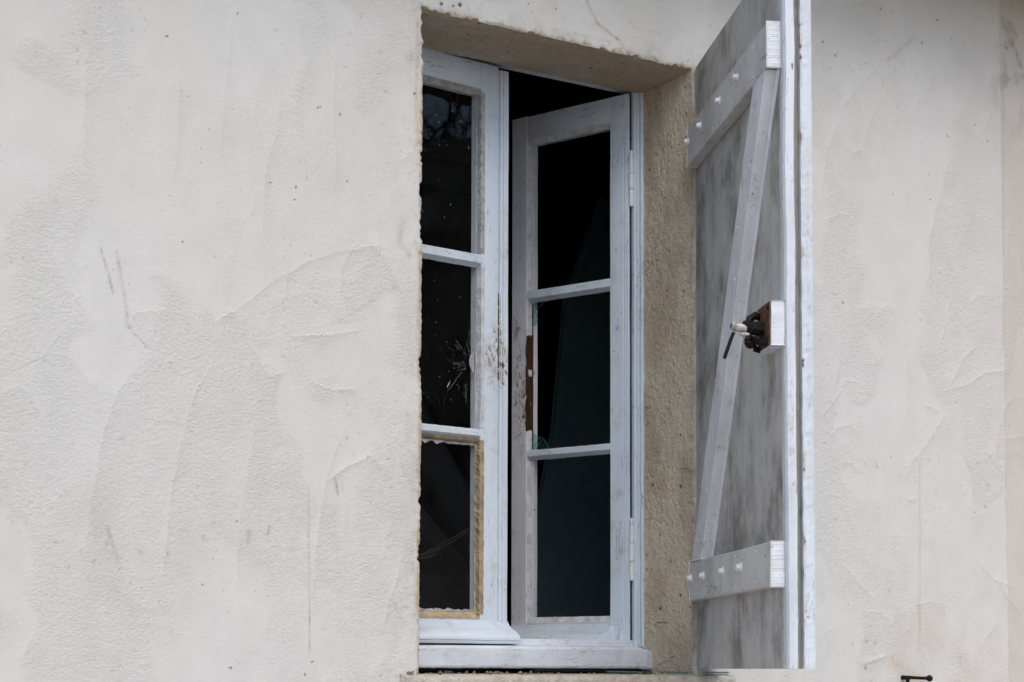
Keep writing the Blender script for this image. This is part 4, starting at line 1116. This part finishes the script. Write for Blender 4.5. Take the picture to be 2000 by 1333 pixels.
flat_shard(0.757, -0.008, 0.0025, [(-0.035, -0.010), (0.03, -0.012), (0.045, 0.002), (-0.02, 0.006)], 0.0, 'thin pale green glass sliver on the ledge under the shutter')
flat_shard(0.10, 0.06, 0.0030, [(-0.006, -0.006), (0.008, -0.004), (0.004, 0.008)], 0.015, 'tiny teal glass chip on the left part of the ledge')
rnd = random.Random(9)
bm = bmesh.new()
for i in range(150):
    x = rnd.uniform(0.01, 0.69) if i % 3 else rnd.uniform(-0.04, 0.30); y = rnd.uniform(-0.015, 0.14) if x > 0.02 else rnd.uniform(-0.02, -0.004); s = rnd.choice((0.0010, 0.0012, 0.0014, 0.0018, 0.0024, 0.004))
    mt = Matrix.Translation((x, y, 0.0005 + s * 0.5)) @ Matrix.Rotation(rnd.uniform(0, 3), 4, Vector((rnd.random(), rnd.random(), 0.3)).normalized()) @ Matrix.Diagonal((s * rnd.uniform(0.8, 1.8), s, s * rnd.uniform(0.5, 1.0), 1))
    bmesh.ops.create_icosphere(bm, subdivisions=1, radius=1.0, matrix=mt)
jitter(bm, 0.0006, 300, 2)
tag(mesh_obj('rubble', bm, simple('rubble_grit', (0.28, 0.23, 0.17), (0.05, 0.04, 0.03), 130, 0.9)), 'crumbs of plaster, putty and grit along the ledge', kind='stuff')

# cobweb across the bottom left pane
bm = bmesh.new()
A0 = Vector((0.085, 0.185, 0.253)); 
for dx, dz, sag in ((0.135, 0.062, 0.006), (0.138, 0.070, 0.002), (0.060, 0.012, 0.003), (0.052, 0.004, 0.002)):
    pts = [A0 + Vector((dx * t, 0.012 * t, dz * t - sag * math.sin(math.pi * t))) for t in [i / 10 for i in range(11)]]
    tube(bm, pts, 0.0002, 4)
tag(mesh_obj('cobweb', bm, M['web']), 'thin cobweb strand across the bottom left pane', 'cobweb')

# ------------------------------------------------------------------ ground and what the panes mirror across the yard
bm = bmesh.new()
n = 40; R_ = 600.0
vs = [[bm.verts.new((math.sinh((i / n * 2 - 1) * 5) / math.sinh(5) * R_, math.sinh((j / n * 2 - 1) * 5) / math.sinh(5) * R_ , -1.6)) for j in range(n + 1)] for i in range(n + 1)]
for i in range(n):
    for j in range(n): bm.faces.new((vs[i][j], vs[i + 1][j], vs[i + 1][j + 1], vs[i][j + 1]))
tag(mesh_obj('ground', bm, simple('yard_earth', (0.42, 0.385, 0.34), (0.32, 0.29, 0.25), 0.7, 0.95)), 'pale gravel yard in front of the house', kind='structure')
# bare tree across the yard
tree = tag(empty('bare_tree', (17.0, -20.0, -1.6)), 'leafless tree across the yard, mirrored in the top left pane', 'tree')
bark = simple('dark_bark', (0.06, 0.05, 0.04), (0.03, 0.025, 0.02), 6, 0.95)
bm = bmesh.new(); tube(bm, [(0, 0, 0), (0.1, 0, 3), (0, 0.2, 6), (0.2, 0.1, 9)], [0.45, 0.36, 0.28, 0.16], 10); mesh_obj('trunk', bm, bark, tree)
bm = bmesh.new(); rnd = random.Random(12)
def branch(p, d, ln, rad, lev):
    pts = [p]; q_ = p.copy(); dd = d.copy()
    for i in range(4):
        dd = (dd + Vector((rnd.uniform(-1, 1), rnd.uniform(-1, 1), rnd.uniform(-0.5, 0.8))) * 0.25).normalized()
        q_ = q_ + dd * ln / 4; pts.append(q_.copy())
    tube(bm, pts, [rad * (1 - 0.6 * i / 4) for i in range(5)], 5, False)
    if lev < 3:
        for i in range(5):
            k = rnd.randint(1, 4); nd = (dd + Vector((rnd.uniform(-1, 1), rnd.uniform(-1, 1), rnd.uniform(-0.4, 1))) * 1.0).normalized()
            branch(pts[k], nd, ln * rnd.uniform(0.5, 0.75), rad * 0.5, lev + 1)
for i in range(11):
    z = rnd.uniform(3.5, 9); an = rnd.uniform(0, 6.28)
    branch(Vector((0.1, 0.1, z)), Vector((math.cos(an), math.sin(an), rnd.uniform(0.2, 1.0))).normalized(), rnd.uniform(3, 5.0), 0.16, 0)
mesh_obj('crown', bm, bark, tree)
